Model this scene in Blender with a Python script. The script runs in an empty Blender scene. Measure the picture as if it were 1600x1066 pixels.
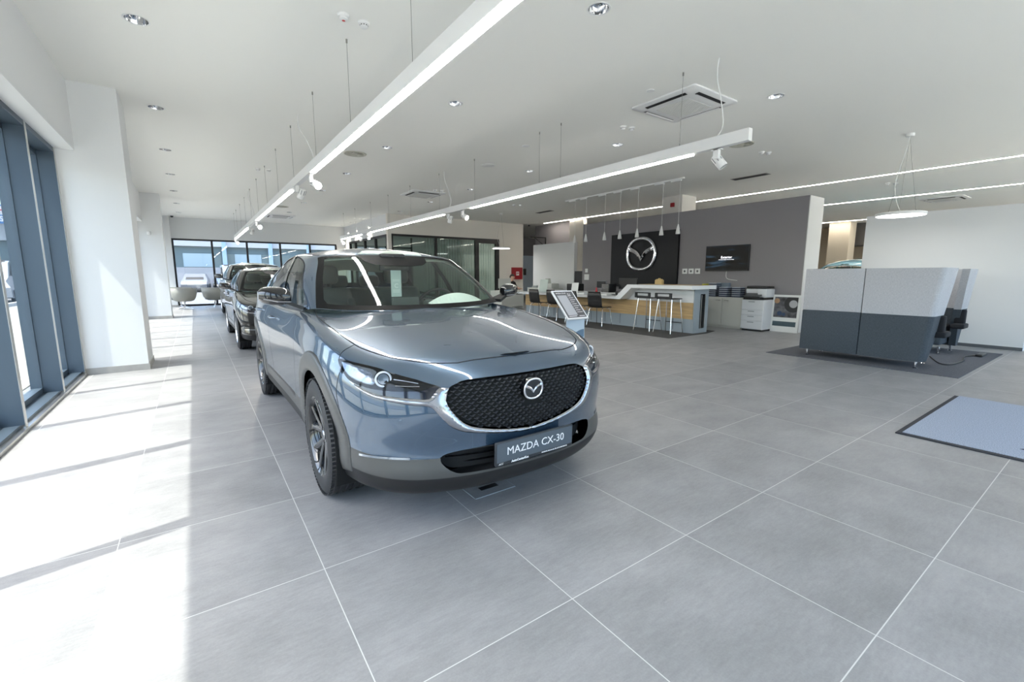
import bpy, bmesh, math, random
import numpy as np
from mathutils import Vector, Matrix, geometry
from mathutils.bvhtree import BVHTree
random.seed(7); rng = np.random.default_rng(7)
SC = bpy.context.scene; COL = SC.collection; PI = math.pi
# ---------------------------------------------------------------- camera
cam_d = bpy.data.cameras.new('camera'); cam = bpy.data.objects.new('camera', cam_d); COL.objects.link(cam)
cam_d.sensor_width = 36; cam_d.lens = 697 / 1600 * 36; cam_d.clip_end = 400; cam_d.clip_start = .05
cam.location = (0, 0, 1.28); cam.rotation_euler = (math.radians(90 - 8.4), 0, math.radians(-35.25))
SC.camera = cam
# ---------------------------------------------------------------- light
SC.view_settings.view_transform = 'Standard'; SC.view_settings.look = 'None'
SC.view_settings.gamma = 1; SC.view_settings.use_curve_mapping = False
SC.view_settings.exposure = 2.1
W = bpy.data.worlds.new('sky'); SC.world = W; W.use_nodes = True
nt = W.node_tree; bg = nt.nodes['Background']
sky = nt.nodes.new('ShaderNodeTexSky'); sky.sky_type = 'NISHITA'; sky.sun_disc = False
sky.sun_elevation = math.radians(60); sky.sun_rotation = math.radians(-78); sky.air_density = 1.0; sky.dust_density = 3.0
nt.links.new(sky.outputs[0], bg.inputs[0]); bg.inputs[1].default_value = .215
SUN_D = Vector((1, .215, -1.755)).normalized()
sl = bpy.data.lights.new('sun', 'SUN'); sl.energy = 1.95; sl.angle = math.radians(.55); sl.color = (1, .96, .9)
so = bpy.data.objects.new('sun', sl); COL.objects.link(so); so.rotation_euler = SUN_D.to_track_quat('-Z', 'Y').to_euler(); so.location = (-20, -5, 35)
# daylight arriving through the glazing (portals only guide the sky sampling)
def portal(loc, rot, sx, sy):
    l = bpy.data.lights.new('portal', 'AREA'); l.shape = 'RECTANGLE'; l.size = sx; l.size_y = sy; l.cycles.is_portal = True
    o = bpy.data.objects.new('window_portal', l); COL.objects.link(o); o.location = loc; o.rotation_euler = rot
portal((-1.50, 2.7, 1.4), (0, -PI/2, 0), 2.7, 10.4)
portal((-1.50, 12.6, 1.4), (0, -PI/2, 0), 2.7, 8.2)
portal((11, -2.72, 1.6), (PI/2, 0, 0), 24.5, 3.2)
portal((2.6, 23.1, 1.4), (-PI/2, 0, 0), 6.4, 2.7)
# ---------------------------------------------------------------- materials
MATS = {}
def mat(name, col=(.8,.8,.8), rough=.5, metal=0, coat=0, spec=.5, emit=None, es=0, coat_rough=.03, coat_ior=1.5, noise=None, bump=None, alpha=1, aniso=0):
    if name in MATS: return MATS[name]
    m = bpy.data.materials.new(name); m.use_nodes = True; n = m.node_tree; b = n.nodes['Principled BSDF']
    I = b.inputs; I['Base Color'].default_value = (*col, 1); I['Roughness'].default_value = rough; I['Metallic'].default_value = metal
    I['Coat Weight'].default_value = coat; I['Coat IOR'].default_value = coat_ior; I['Coat Roughness'].default_value = coat_rough; I['Specular IOR Level'].default_value = spec
    if emit: I['Emission Color'].default_value = (*emit, 1); I['Emission Strength'].default_value = es
    tc = n.nodes.new('ShaderNodeTexCoord')
    if noise:   # (scale, amount, stretch)
        sc, am, st = noise
        mp = n.nodes.new('ShaderNodeMapping'); mp.inputs['Scale'].default_value = st; n.links.new(tc.outputs['Object'], mp.inputs[0])
        nz = n.nodes.new('ShaderNodeTexNoise'); nz.inputs['Scale'].default_value = sc; nz.inputs['Detail'].default_value = 5
        n.links.new(mp.outputs[0], nz.inputs['Vector'])
        mr = n.nodes.new('ShaderNodeMapRange'); mr.inputs[1].default_value = .3; mr.inputs[2].default_value = .7; mr.inputs[3].default_value = 1-am; mr.inputs[4].default_value = 1+am
        n.links.new(nz.outputs[0], mr.inputs[0])
        hs = n.nodes.new('ShaderNodeHueSaturation'); hs.inputs['Color'].default_value = (*col, 1); n.links.new(mr.outputs[0], hs.inputs['Value'])
        n.links.new(hs.outputs[0], I['Base Color'])
    if bump:    # (scale, strength, stretch)
        sc, am, st = bump
        mp = n.nodes.new('ShaderNodeMapping'); mp.inputs['Scale'].default_value = st; n.links.new(tc.outputs['Object'], mp.inputs[0])
        nz = n.nodes.new('ShaderNodeTexNoise'); nz.inputs['Scale'].default_value = sc; n.links.new(mp.outputs[0], nz.inputs['Vector'])
        bp = n.nodes.new('ShaderNodeBump'); bp.inputs['Strength'].default_value = am; bp.inputs['Distance'].default_value = .002
        n.links.new(nz.outputs[0], bp.inputs['Height']); n.links.new(bp.outputs[0], I['Normal'])
    MATS[name] = m; return m
def glass_mat(name, tint=(1,1,1), refl=1.0, ior=1.45, rough=0.0):
    """thin architectural glass: tinted see-through plus Fresnel reflection"""
    m = bpy.data.materials.new(name); m.use_nodes = True; n = m.node_tree; n.nodes.remove(n.nodes['Principled BSDF'])
    o = n.nodes['Material Output']; t = n.nodes.new('ShaderNodeBsdfTransparent'); t.inputs[0].default_value = (*tint, 1)
    g = n.nodes.new('ShaderNodeBsdfGlossy'); g.inputs['Roughness'].default_value = rough; g.inputs[0].default_value = (refl, refl, refl, 1)
    f = n.nodes.new('ShaderNodeFresnel'); ge = n.nodes.new('ShaderNodeNewGeometry'); mr = n.nodes.new('ShaderNodeMapRange'); mr.inputs[3].default_value = ior; mr.inputs[4].default_value = 1/ior
    n.links.new(ge.outputs['Backfacing'], mr.inputs[0]); n.links.new(mr.outputs[0], f.inputs[0]); x = n.nodes.new('ShaderNodeMixShader')
    n.links.new(f.outputs[0], x.inputs[0]); n.links.new(t.outputs[0], x.inputs[1]); n.links.new(g.outputs[0], x.inputs[2]); n.links.new(x.outputs[0], o.inputs[0])
    MATS[name] = m; return m
# ---------------------------------------------------------------- mesh helpers
class MB:
    def __init__(s): s.v = []; s.f = []
    def add(s, vs, fs):
        b = len(s.v); s.v += [tuple(map(float, p)) for p in vs]; s.f += [tuple(b + i for i in f) for f in fs]; return s
    def box(s, x0, x1, y0, y1, z0, z1, M=None):
        c = [(x,y,z) for z in (z0,z1) for y in (y0,y1) for x in (x0,x1)]
        if M is not None: c = [M @ Vector(p) for p in c]
        return s.add(c, [(0,2,3,1),(4,5,7,6),(0,1,5,4),(2,6,7,3),(0,4,6,2),(1,3,7,5)])
    def rbox(s, x0, x1, y0, y1, z0, z1, r=.01, M=None, seg=2):
        bm = bmesh.new(); bmesh.ops.create_cube(bm, size=1)
        for v in bm.verts: v.co = ((x0+x1)/2 + v.co.x*(x1-x0), (y0+y1)/2 + v.co.y*(y1-y0), (z0+z1)/2 + v.co.z*(z1-z0))
        bmesh.ops.bevel(bm, geom=bm.edges[:], offset=min(r, .49*min(x1-x0,y1-y0,z1-z0)), segments=seg, profile=.5, affect='EDGES')
        return s.bm(bm, M)
    def bm(s, bm, M=None):
        bm.verts.index_update(); vs = [v.co.copy() for v in bm.verts]
        if M is not None: vs = [M @ p for p in vs]
        s.add(vs, [[v.index for v in f.verts] for f in bm.faces]); bm.free(); return s
    def cyl(s, p0, p1, r0, r1=None, n=16, cap=True):
        return s.tube([p0, p1], [r0, r0 if r1 is None else r1], n, cap)
    def tube(s, pts, r, n=8, cap=True, closed=False):
        pts = [Vector(p) for p in pts]; m = len(pts); rs = r if hasattr(r, '__len__') else [r]*m
        vs = []; up = None
        for i, p in enumerate(pts):
            a = pts[(i-1) % m] if (i or closed) else p; b = pts[(i+1) % m] if (i < m-1 or closed) else p
            t = (b - a).normalized()
            if up is None: up = t.orthogonal().normalized()
            up = (up - t * up.dot(t)); up = up.normalized() if up.length > 1e-6 else t.orthogonal().normalized(); w = t.cross(up)
            vs += [p + (up*math.cos(2*PI*k/n) + w*math.sin(2*PI*k/n))*rs[i] for k in range(n)]
        fs = [(i*n+k, i*n+(k+1)%n, ((i+1)%m)*n+(k+1)%n, ((i+1)%m)*n+k) for i in range(m if closed else m-1) for k in range(n)]
        if cap and not closed: fs += [tuple(range(n-1,-1,-1)), tuple((m-1)*n+k for k in range(n))]
        return s.add(vs, fs)
    def lathe(s, prof, n=32, M=None, cap=False):
        """prof: (r,z) list, around z"""
        vs = [(r*math.cos(2*PI*k/n), r*math.sin(2*PI*k/n), z) for r, z in prof for k in range(n)]; m = len(prof)
        if M is not None: vs = [M @ Vector(p) for p in vs]
        fs = [(i*n+k, i*n+(k+1)%n, (i+1)*n+(k+1)%n, (i+1)*n+k) for i in range(m-1) for k in range(n)]
        if cap: fs += [tuple(range(n-1,-1,-1)), tuple((m-1)*n+k for k in range(n))]
        return s.add(vs, fs)
    def prism(s, poly, d0, d1, plane='xy', M=None):
        n = len(poly); f = {'xy': lambda a,b,c: (a,b,c), 'xz': lambda a,b,c: (a,c,b), 'yz': lambda a,b,c: (c,a,b)}[plane]
        vs = [f(a,b,d0) for a,b in poly] + [f(a,b,d1) for a,b in poly]
        if M is not None: vs = [M @ Vector(p) for p in vs]
        return s.add(vs, [tuple(range(n-1,-1,-1)), tuple(range(n,2*n))] + [(i,(i+1)%n,n+(i+1)%n,n+i) for i in range(n)])
    def surf(s, S, close_v=False):
        a, b = len(S), len(S[0])
        return s.add([p for r in S for p in r], [(i*b+j, i*b+(j+1)%b, (i+1)*b+(j+1)%b, (i+1)*b+j) for i in range(a-1) for j in range(b if close_v else b-1)])
    def build(s, name, m, parent=None, label=None, smooth=None, fix=True, mirror_merge=False):
        me = bpy.data.meshes.new(name); me.from_pydata(s.v, [], s.f); 
        if fix or mirror_merge:
            bm = bmesh.new(); bm.from_mesh(me)
            if mirror_merge: bmesh.ops.remove_doubles(bm, verts=bm.verts[:], dist=1e-5)
            if fix: bmesh.ops.recalc_face_normals(bm, faces=bm.faces[:])
            bm.to_mesh(me); bm.free()
        me.update()
        if smooth is not None:
            me.shade_smooth()
            if smooth < 180: me.set_sharp_from_angle(angle=math.radians(smooth))
        o = bpy.data.objects.new(name, me); COL.objects.link(o); me.materials.append(m)
        if parent: o.parent = parent
        if label: o['label'] = label
        return o
def tag(o, label, cat, group=None, kind=None):
    o['label'] = label; o['category'] = cat
    if group: o['group'] = group
    if kind: o['kind'] = kind
    return o
def thing(name, label, cat, loc=(0,0,0), rz=0, group=None):
    o = bpy.data.objects.new(name, None); COL.objects.link(o); o.location = loc; o.rotation_euler = (0,0,rz); o.empty_display_size = .1
    return tag(o, label, cat, group)
def struct(name, mb, m, label=None, parent=None, smooth=None, fix=True):
    o = mb.build(name, m, parent, None, smooth, fix)
    if not parent: o['kind'] = 'structure'
    if label: o['label'] = label
    return o
def dup(root, loc, rz=None, label=None, group=None):
    r = root.copy(); COL.objects.link(r); r.location = loc
    if rz is not None: r.rotation_euler = (0,0,rz)
    if label: r['label'] = label
    if group: r['group'] = group
    for ch in list(root.children):
        c = ch.copy(); COL.objects.link(c); c.parent = r
        for g in list(ch.children):
            d = g.copy(); COL.objects.link(d); d.parent = c
    return r
def text_mesh(txt, size, extrude=.001, bold=0, align='CENTER', space=1.0):
    """extruded lettering from the built-in font -> list of verts, faces (x right, y up)"""
    cu = bpy.data.curves.new('lettering', 'FONT'); cu.body = txt; cu.size = size; cu.extrude = extrude; cu.offset = bold
    cu.align_x = align; cu.align_y = 'CENTER'; cu.space_character = space; cu.resolution_u = 3
    o = bpy.data.objects.new('lettering', cu); COL.objects.link(o)
    me = bpy.data.meshes.new_from_object(o); vs = [v.co.copy() for v in me.vertices]; fs = [tuple(p.vertices) for p in me.polygons]
    bpy.data.objects.remove(o); bpy.data.curves.remove(cu); bpy.data.meshes.remove(me)
    return vs, fs
def frame_M(o, ex, ey):
    ex = Vector(ex).normalized(); ey = Vector(ey).normalized(); ez = ex.cross(ey)
    return Matrix(((ex.x,ey.x,ez.x,o[0]),(ex.y,ey.y,ez.y,o[1]),(ex.z,ey.z,ez.z,o[2]),(0,0,0,1)))
# ---------------------------------------------------------------- setting
def tile_mat():
    m = bpy.data.materials.new('floor_tile'); m.use_nodes = True; n = m.node_tree; N = n.nodes; L = n.links; b = N['Principled BSDF']
    tc = N.new('ShaderNodeTexCoord'); sep = N.new('ShaderNodeSeparateXYZ'); L.new(tc.outputs['Object'], sep.inputs[0])
    def mth(op, a, c=None, d=None):
        x = N.new('ShaderNodeMath'); x.operation = op
        for i, q in enumerate((a, c, d)):
            if q is None: continue
            if isinstance(q, (int, float)): x.inputs[i].default_value = q
            else: L.new(q, x.inputs[i])
        return x.outputs[0]
    T = .765
    u = mth('DIVIDE', mth('SUBTRACT', sep.outputs[0], 1.128), T); v = mth('DIVIDE', mth('SUBTRACT', sep.outputs[1], 1.178), T)
    def line(q): return mth('LESS_THAN', mth('ABSOLUTE', mth('SUBTRACT', mth('FRACT', mth('ADD', q, .5)), .5)), .0026)
    g = mth('MAXIMUM', line(u), line(v))
    cid = N.new('ShaderNodeCombineXYZ'); L.new(mth('FLOOR', u, None), cid.inputs[0]); L.new(mth('FLOOR', v, None), cid.inputs[1])
    wn = N.new('ShaderNodeTexWhiteNoise'); wn.noise_dimensions = '3D'; L.new(cid.outputs[0], wn.inputs[0])
    vm = N.new('ShaderNodeVectorMath'); vm.operation = 'MULTIPLY_ADD'; L.new(wn.outputs['Color'], vm.inputs[0]); vm.inputs[1].default_value = (40,40,40); L.new(tc.outputs['Object'], vm.inputs[2])
    def noise(scale, det, st):
        mp = N.new('ShaderNodeMapping'); mp.inputs['Scale'].default_value = st; L.new(vm.outputs[0], mp.inputs[0])
        z = N.new('ShaderNodeTexNoise'); z.inputs['Scale'].default_value = scale; z.inputs['Detail'].default_value = det; z.inputs['Roughness'].default_value = .62; L.new(mp.outputs[0], z.inputs['Vector']); return z.outputs[0]
    a = noise(2.2, 6, (1,1.6,1)); c = noise(16, 5, (1,4,1)); d = noise(120, 2, (1,1,1))
    s = mth('ADD', mth('MULTIPLY', a, .55), mth('ADD', mth('MULTIPLY', c, .28), mth('MULTIPLY', d, .17)))
    s = mth('ADD', s, mth('MULTIPLY', mth('SUBTRACT', wn.outputs['Value'], .5), .10))
    cr = N.new('ShaderNodeValToRGB'); L.new(s, cr.inputs[0]); e = cr.color_ramp.elements
    e[0].position = .33; e[0].color = (.222,.220,.222,1); e[1].position = .69; e[1].color = (.37,.365,.365,1)
    mx = N.new('ShaderNodeMix'); mx.data_type = 'RGBA'; L.new(g, mx.inputs[0]); L.new(cr.outputs[0], mx.inputs[6]); mx.inputs[7].default_value = (.62,.62,.60,1)
    L.new(mx.outputs[2], b.inputs['Base Color'])
    L.new(mth('ADD', mth('MULTIPLY', c, .12), .38), b.inputs['Roughness']); b.inputs['Specular IOR Level'].default_value = .45
    bp = N.new('ShaderNodeBump'); bp.inputs['Strength'].default_value = .12; bp.inputs['Distance'].default_value = .002; L.new(mth('SUBTRACT', c, g), bp.inputs['Height']); L.new(bp.outputs[0], b.inputs['Normal'])
    return m
M_tile = tile_mat()
M_ceil = mat('ceiling_paint', (.91,.905,.865), .9, bump=(60,.05,(1,1,1)))
M_wall = mat('white_paint', (.74,.75,.755), .85, bump=(80,.05,(1,1,1)))
M_beige = mat('warm_white_paint', (.74,.71,.66), .85, bump=(80,.05,(1,1,1)))
M_grey = mat('grey_paint', (.27,.255,.268), .8, bump=(80,.05,(1,1,1)))
M_skirt = mat('skirting_tile', (.36,.35,.33), .5, noise=(9,.08,(1,1,1)))
M_frame = mat('slate_aluminium', (.075,.105,.14), .42, metal=.35, spec=.5)
M_black = mat('black_frame', (.012,.012,.014), .4)
M_steel = mat('brushed_steel', (.55,.55,.54), .33, metal=1, bump=(90,.1,(1,8,1)))
M_chrome = mat('chrome', (.86,.86,.88), .06, metal=1)
M_chrome_s = mat('satin_chrome', (.44,.45,.48), .14, metal=1)
M_glass = glass_mat('window_glass', (.93,.96,.95))
M_oglass = glass_mat('office_glass', (.74,.82,.79), .9)
M_whitep = mat('white_powder_coat', (.82,.82,.81), .38)
M_white = mat('white_plastic', (.80,.80,.80), .35)
M_blackp = mat('black_plastic', (.014,.014,.015), .38)
CH = 3.60; XW = -1.24; XG = -1.42; XO = -1.72
b = MB(); b.box(-1.66, 26.2, -2.8, 23.3, -.25, 0); struct('floor', b, M_tile)
b = MB(); b.box(-1.72, 26.2, -2.8, 23.3, CH+.12, CH+.3)
DL = [(-.23, 5.65,'nearest downlight of the row beside the left windows'), (-.23, 8.3,'second downlight of the row beside the left windows'), (-.23, 10.9,'third downlight of the row beside the left windows'), (-.24, 13.4,'fourth downlight of the row beside the left windows'), (-.25, 15.95,'fifth downlight of the row beside the left windows'), (-.25, 18.6,'sixth downlight of the row beside the left windows'),(-.25, 21.2,'last downlight of the row beside the left windows'),
      (3.11, 3.08,'nearest downlight between the two light rails'), (3.12, 5.75,'second downlight between the two light rails'), (3.10, 8.36,'third downlight between the two light rails'), (3.09, 10.98,'fourth downlight between the two light rails'), (3.12, 13.5,'fifth downlight between the two light rails'), (3.12, 16.1,'sixth downlight between the two light rails'), (3.12, 18.8,'last downlight between the two light rails'),
      (6.43, 3.11,'nearest downlight right of the rails, beside the cassette'), (6.42, 5.80,'second downlight right of the light rails'), (6.38, 8.35,'third downlight right of the light rails'), (6.39, 11.02,'fourth downlight right of the light rails'), (6.40, 13.6,'fifth downlight right of the light rails'), (6.40, 16.2,'downlight right of the rails nearest the office wall')]
def plate_with_holes(mb, x0, x1, y0, y1, z, circles, r, n=28):
    V = [(x0,y0),(x1,y0),(x1,y1),(x0,y1)]; E = [(0,1),(1,2),(2,3),(3,0)]
    for cx, cy in circles:
        k = len(V); V += [(cx+r*math.cos(2*PI*i/n), cy+r*math.sin(2*PI*i/n)) for i in range(n)]; E += [(k+i, k+(i+1)%n) for i in range(n)]
    q = geometry.delaunay_2d_cdt([Vector(p) for p in V], E, [], 0, 1e-5); F = []
    for f in q[2]:
        c = sum((q[0][i] for i in f), Vector((0,0)))/len(f)
        if all(math.hypot(c.x-cx, c.y-cy) > r*.97 for cx, cy in circles): F.append(tuple(f))
    mb.add([(p.x, p.y, z) for p in q[0]], F)
plate_with_holes(b, -1.72, 26.2, -2.8, 23.3, CH, [(d[0], d[1]) for d in DL], .09)
struct('ceiling', b, M_ceil, fix=False)
# left facade: upstand beam above the glass, pillars, wall ends
b = MB(); b.box(XO, -1.06, -2.8, 23.3, 2.79, CH); struct('wall_left', b, M_wall)
for i, (y0, y1, x1) in enumerate(((7.78, 8.55, -.60), (16.72, 17.45, -.62), (22.62, 23.0, -.61), (-2.8, -2.3, -.6))):
    b = MB(); b.box(XO, x1, y0, y1, 0, CH); struct('trim_%d' % (i+1), b, M_wall)
    b = MB(); b.box(XW-.01, x1+.012, y0-.012, y1+.012, 0, .085); struct('baseboard_pillar_%d' % (i+1), b, M_skirt)
# left windows: one per bay between pillars
def left_window(n, y0, y1, mulls):
    w = MB(); w.box(XG-.05, XW-.03, y0, y1, 0.0, .055); w.box(XG-.05, XW-.0, y0, y1, 2.735, 2.79)
    w.box(XG-.05, XG+.03, y0, y1, .055, .11); w.box(XG-.05, XG+.03, y0, y1, 2.68, 2.735)
    o = struct('window_%d' % n, w, M_frame)
    sill = MB(); sill.box(XW-.03, XW+.015, y0, y1, 0, .030); sill.build('sill', M_steel, o)
    for y in mulls:
        m_ = MB(); m_.box(XG-.06, XW, y, y+.055, .055, 2.735); m_.box(XG-.04, XG+.03, y-.012, y+.067, .055, 2.735); m_.build('mullion', M_frame, o)
        m_ = MB(); m_.box(XW, XW+.004, y-.002, y+.057, .03, 2.79); m_.build('mullion_edge', M_steel, o)
    g = MB(); g.box(XG-.012, XG+.0, y0, y1, .08, 2.71); g.build('pane', M_glass, o)
left_window(1, -2.3, 7.78, [-2.3, -.34, 1.08, 2.47, 3.86, 5.22, 6.57, 7.725])
left_window(2, 8.55, 16.72, [8.55, 9.9, 11.25, 12.6, 13.95, 15.3, 16.66])
left_window(3, 17.45, 22.62, [17.45, 18.7, 20.0, 21.3, 22.56])
# far wall with windows
YF = 23.0
b = MB(); b.box(-1.06, 6.3, YF, YF+.3, 2.76, CH); b.box(5.8, 6.3, YF, YF+.3, 0, 2.76); struct('wall_far', b, M_wall)
w = MB(); w.box(-.61, 5.8, YF+.0, YF+.12, 2.69, 2.76); w.box(-.61, 5.8, YF, YF+.12, 0, .075)
o = struct('window_4', w, M_black)
for x in (-.62, .71, 1.99, 3.30, 4.56, 5.74):
    m_ = MB(); m_.box(x, x+.075, YF-.0, YF+.12, .075, 2.69); m_.build('mullion', M_black, o)
g = MB(); g.box(-.6, 5.8, YF+.06, YF+.072, .07, 2.7); g.build('pane', M_glass, o)
# back (behind the photographer): fully glazed shopfront
YB = -2.6
b = MB(); b.box(-1.66, 26.2, YB-.2, YB+.1, 3.25, CH); struct('wall_back', b, M_wall)
w = MB(); w.box(-.6, 26, YB-.08, YB+.05, 0, .07); w.box(-.6, 26, YB-.08, YB+.05, 3.18, 3.25)
o = struct('window_5', w, M_frame)
m_ = MB()
for k in range(20): m_.box(-.6+k*1.4, -.54+k*1.4, YB-.1, YB+.06, .07, 3.18)
m_.build('mullions', M_frame, o)
g = MB(); g.box(-.6, 26, YB-.01, YB, .07, 3.2); g.build('pane', M_glass, o)
# glazed office at the back, built into the hall
YO = 17.0; XOF = 6.2
b = MB()
b.box(XOF, XOF+.14, YO, YO+.15, 0, CH); b.box(XOF+.14, 12.65, YO, YO+.15, 2.86, CH); b.box(11.30, 12.65, YO, YO+.15, 0, 2.86)
struct('wall_office', b, M_beige)
b = MB(); b.box(XOF, XOF+.14, YO+.15, YF, 2.84, CH); b.box(XOF, XOF+.14, 22.2, YF, 0, 2.84); struct('wall_office_side', b, M_wall)
b = MB(); b.box(12.55, 12.65, YO+.15, YF, 0, CH); struct('wall_office_right', b, M_beige)
b = MB(); b.box(XOF+.14, 12.65, YF-.05, YF+.3, 0, CH); struct('wall_office_back', b, mat('office_back_paint', (.34,.36,.36), .8))
b = MB(); b.box(11.30, 12.67, YO-.012, YO, 0, .085); struct('baseboard_office', b, M_skirt)
w = MB(); w.box(6.34, 11.30, YO-.01, YO+.10, 2.78, 2.86); w.box(6.34, 11.3, YO, YO+.1, 0, .08); w.box(6.34, 6.40, YO-.01, YO+.1, .08, 2.78)
w.box(8.17, 8.27, YO-.01, YO+.1, .08, 2.78)
o = struct('window_6', w, M_black)
w = MB(); w.box(6.4, 7.55, YO+.9, YO+.95, 2.36, 2.42); w.box(7.5, 7.56, YO+.9, YO+.95, 0, 2.8); w.build('blind_frame', M_black, o)
g = MB(); g.box(6.38, 10.1, YO+.045, YO+.055, .07, 2.8); g.build('pane', M_oglass, o)
w = MB(); w.box(10.07, 10.24, YO-.02, YO+.10, 0, 2.80); w.box(11.12, 11.30, YO-.02, YO+.10, 0, 2.80); w.box(10.24, 11.12, YO-.02, YO+.1, 2.66, 2.80); w.box(10.24, 11.12, YO-.02, YO+.1, 0, .12)
o = struct('door_1', w, M_black)
g = MB(); g.box(10.22, 11.14, YO+.03, YO+.04, .1, 2.7); g.build('pane', M_oglass, o)
hd = MB(); hd.tube([(10.29, YO-.02, 1.06), (10.29, YO-.07, 1.06), (10.40, YO-.07, 1.06)], .011); hd.build('door_handle', M_steel, o)
w = MB(); w.box(XOF-.02, XOF+.1, YO+.15, 22.2, 2.76, 2.84); w.box(XOF-.01, XOF+.1, YO+.15, 22.2, 0, .08)
o = struct('window_7', w, M_black)
for y in (17.15, 18.5, 19.9, 21.3, 22.14):
    m_ = MB(); m_.box(XOF-.01, XOF+.1, y, y+.07, .08, 2.78); m_.build('mullion', M_black, o)
g = MB(); g.box(XOF+.04, XOF+.05, YO+.15, 22.2, .07, 2.8); g.build('pane', M_oglass, o)
# vertical blinds behind the office glass
bl = MB()
for k in range(26):
    a = .9; x = 7.95 + k*.125; dx = .055*math.cos(a); dy = .055*math.sin(a)
    bl.add([(x-dx, YO+.35-dy, .05), (x+dx, YO+.35+dy, .05), (x+dx, YO+.35+dy, 2.78), (x-dx, YO+.35-dy, 2.78)], [(0,1,2,3)])
tag(bl.build('vertical_blind', mat('blind_fabric', (.55,.60,.58), .8)), 'pale vertical blind hanging behind the office glass front', 'blind')
# reception partition, white screen panel, right white wall, hall beyond
XR = 10.95
b = MB(); b.box(XR, XR+.70, 4.41, 11.30, 0, 2.98); o = struct('wall_reception', b, M_grey)
b = MB(); b.box(XR, XR+.70, 4.395, 4.41, 0, 2.98); b.build('wall_end', mat('end_paint', (.74,.735,.72), .85), o)
b = MB(); b.box(XR, XR+.15, 11.72, 14.05, 0, 2.44); struct('wall_panel', b, M_wall)
b = MB(); b.box(11.40, 11.62, 1.10, 3.50, 0, 2.47); struct('wall_right', b, M_wall)
b = MB(); b.box(11.385, 11.40, 1.10, 3.50, 0, .055); struct('baseboard_right', b, mat('dark_skirting', (.10,.11,.12), .5))
b = MB(); b.box(11.80, 12.5, 8.12, 8.78, 0, CH); o = struct('trim_5', b, M_beige)
b = MB(); b.box(26.0, 26.3, -2.8, 23.3, 0, CH); struct('wall_hall', b, mat('sand_paint', (.62,.53,.40), .85))
b = MB(); b.box(12.65, 26.2, YF, YF+.3, 0, CH); struct('wall_hall_back', b, M_grey)
b = MB(); b.box(23.6, 24.3, 7.8, 8.6, 0, CH); struct('trim_6', b, mat('sand_paint2', (.72,.64,.52), .85))
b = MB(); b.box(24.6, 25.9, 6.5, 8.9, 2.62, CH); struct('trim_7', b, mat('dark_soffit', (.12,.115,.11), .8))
b = MB(); b.box(13.2, 13.4, 13.62, 14.45, 1.3, CH); struct('wall_passage', b, M_beige)
b = MB(); b.box(13.6, 13.75, 14.45, 17.3, 0, CH); struct('wall_passage_grey', b, M_grey)
b = MB(); b.box(16.3, 19.5, YF-.02, YF, 0, 2.5); struct('wall_passage_end', b, mat('painted_daylight_blue', (.66,.76,.90), .6))  # bluish daylight on the corridor's end wall, painted in as pale blue
# ---------------------------------------------------------------- outside, seen through the glazing
M_pave = mat('outdoor_paving', (.34,.33,.29), .9, noise=(3,.15,(1,1,1)))
M_asph = mat('asphalt', (.15,.15,.155), .9, noise=(6,.12,(1,1,1)))
b = MB(); b.box(-6.5, -1.72, -30, 40, -.35, -.03); struct('floor_outside', b, M_pave)
b = MB(); b.box(-120, -6.5, -80, 140, -.36, -.06); b.box(-6.5, 120, 23.3, 140, -.36, -.06); struct('floor_road', b, M_asph)
b = MB(); b.box(-6.5, 120, -80, -2.8, -.36, -.06); struct('floor_forecourt', b, mat('forecourt_bounce', (.72,.69,.60), .9, noise=(2,.1,(1,1,1))))  # unseen ground behind the camera, made pale to bounce light onto the ceiling
# neighbouring hall across the yard
t = thing('industrial_hall', 'long grey-green industrial hall with white parapet across the yard', 'building', (0, 48, 0))
b = MB(); b.box(-40, 30, 0, 14, 0, 4.1); b.build('hall_wall', mat('teal_cladding', (.13,.18,.19), .6, bump=(30,.2,(6,1,.05))), t)
b = MB(); b.box(-40.3, 30.3, -.4, 14, 3.75, 4.9); b.build('parapet', mat('white_cladding', (.45,.46,.47), .6), t)
b = MB(); b.box(-40, 30, -.12, .0, 0, 1.95); b.build('plinth', mat('pale_render', (.40,.39,.40), .8), t)
for k, x in enumerate((-.6, 3.2, 8.2)):
    w = MB(); w.box(x, x+2.1, -.06, 0, 2.0, 3.15); w.build('hall_window', mat('hall_glazing', (.35,.45,.50), .15), t)
for x in (2.25, 5.9, 9.2, -4.2):
    w = MB(); w.box(x, x+.32, -.5, -.2, 0, 4.9); w.build('hall_column', mat('blue_white_post', (.30,.42,.60), .5), t)
w = MB(); w.box(-13.4, -9.2, -.75, -.45, 4.9, 6.2); sgn = w.build('roof_sign', mat('sign_blue', (.05,.20,.50), .4), t)
w = MB(); w.box(-13.3, -9.3, -.78, -.75, 5.5, 6.1); w.build('sign_panel', mat('sign_white', (.85,.85,.85), .4), sgn)
M_signtxt = mat('sign_red', (.55,.05,.06), .5)
for txt, m_, zz in (('SCH', M_signtxt, 5.8), ('CAR SER', mat('sign_letter', (.85,.85,.85), .5), 5.2)):
    vs, fs = text_mesh(txt, .5, .01, .02); k = MB(); Mt = frame_M((-11.0, -.80, zz), (1,0,0), (0,0,1)); k.add([Mt @ v for v in vs], fs); k.build('sign_lettering', m_, sgn, fix=False)
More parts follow.
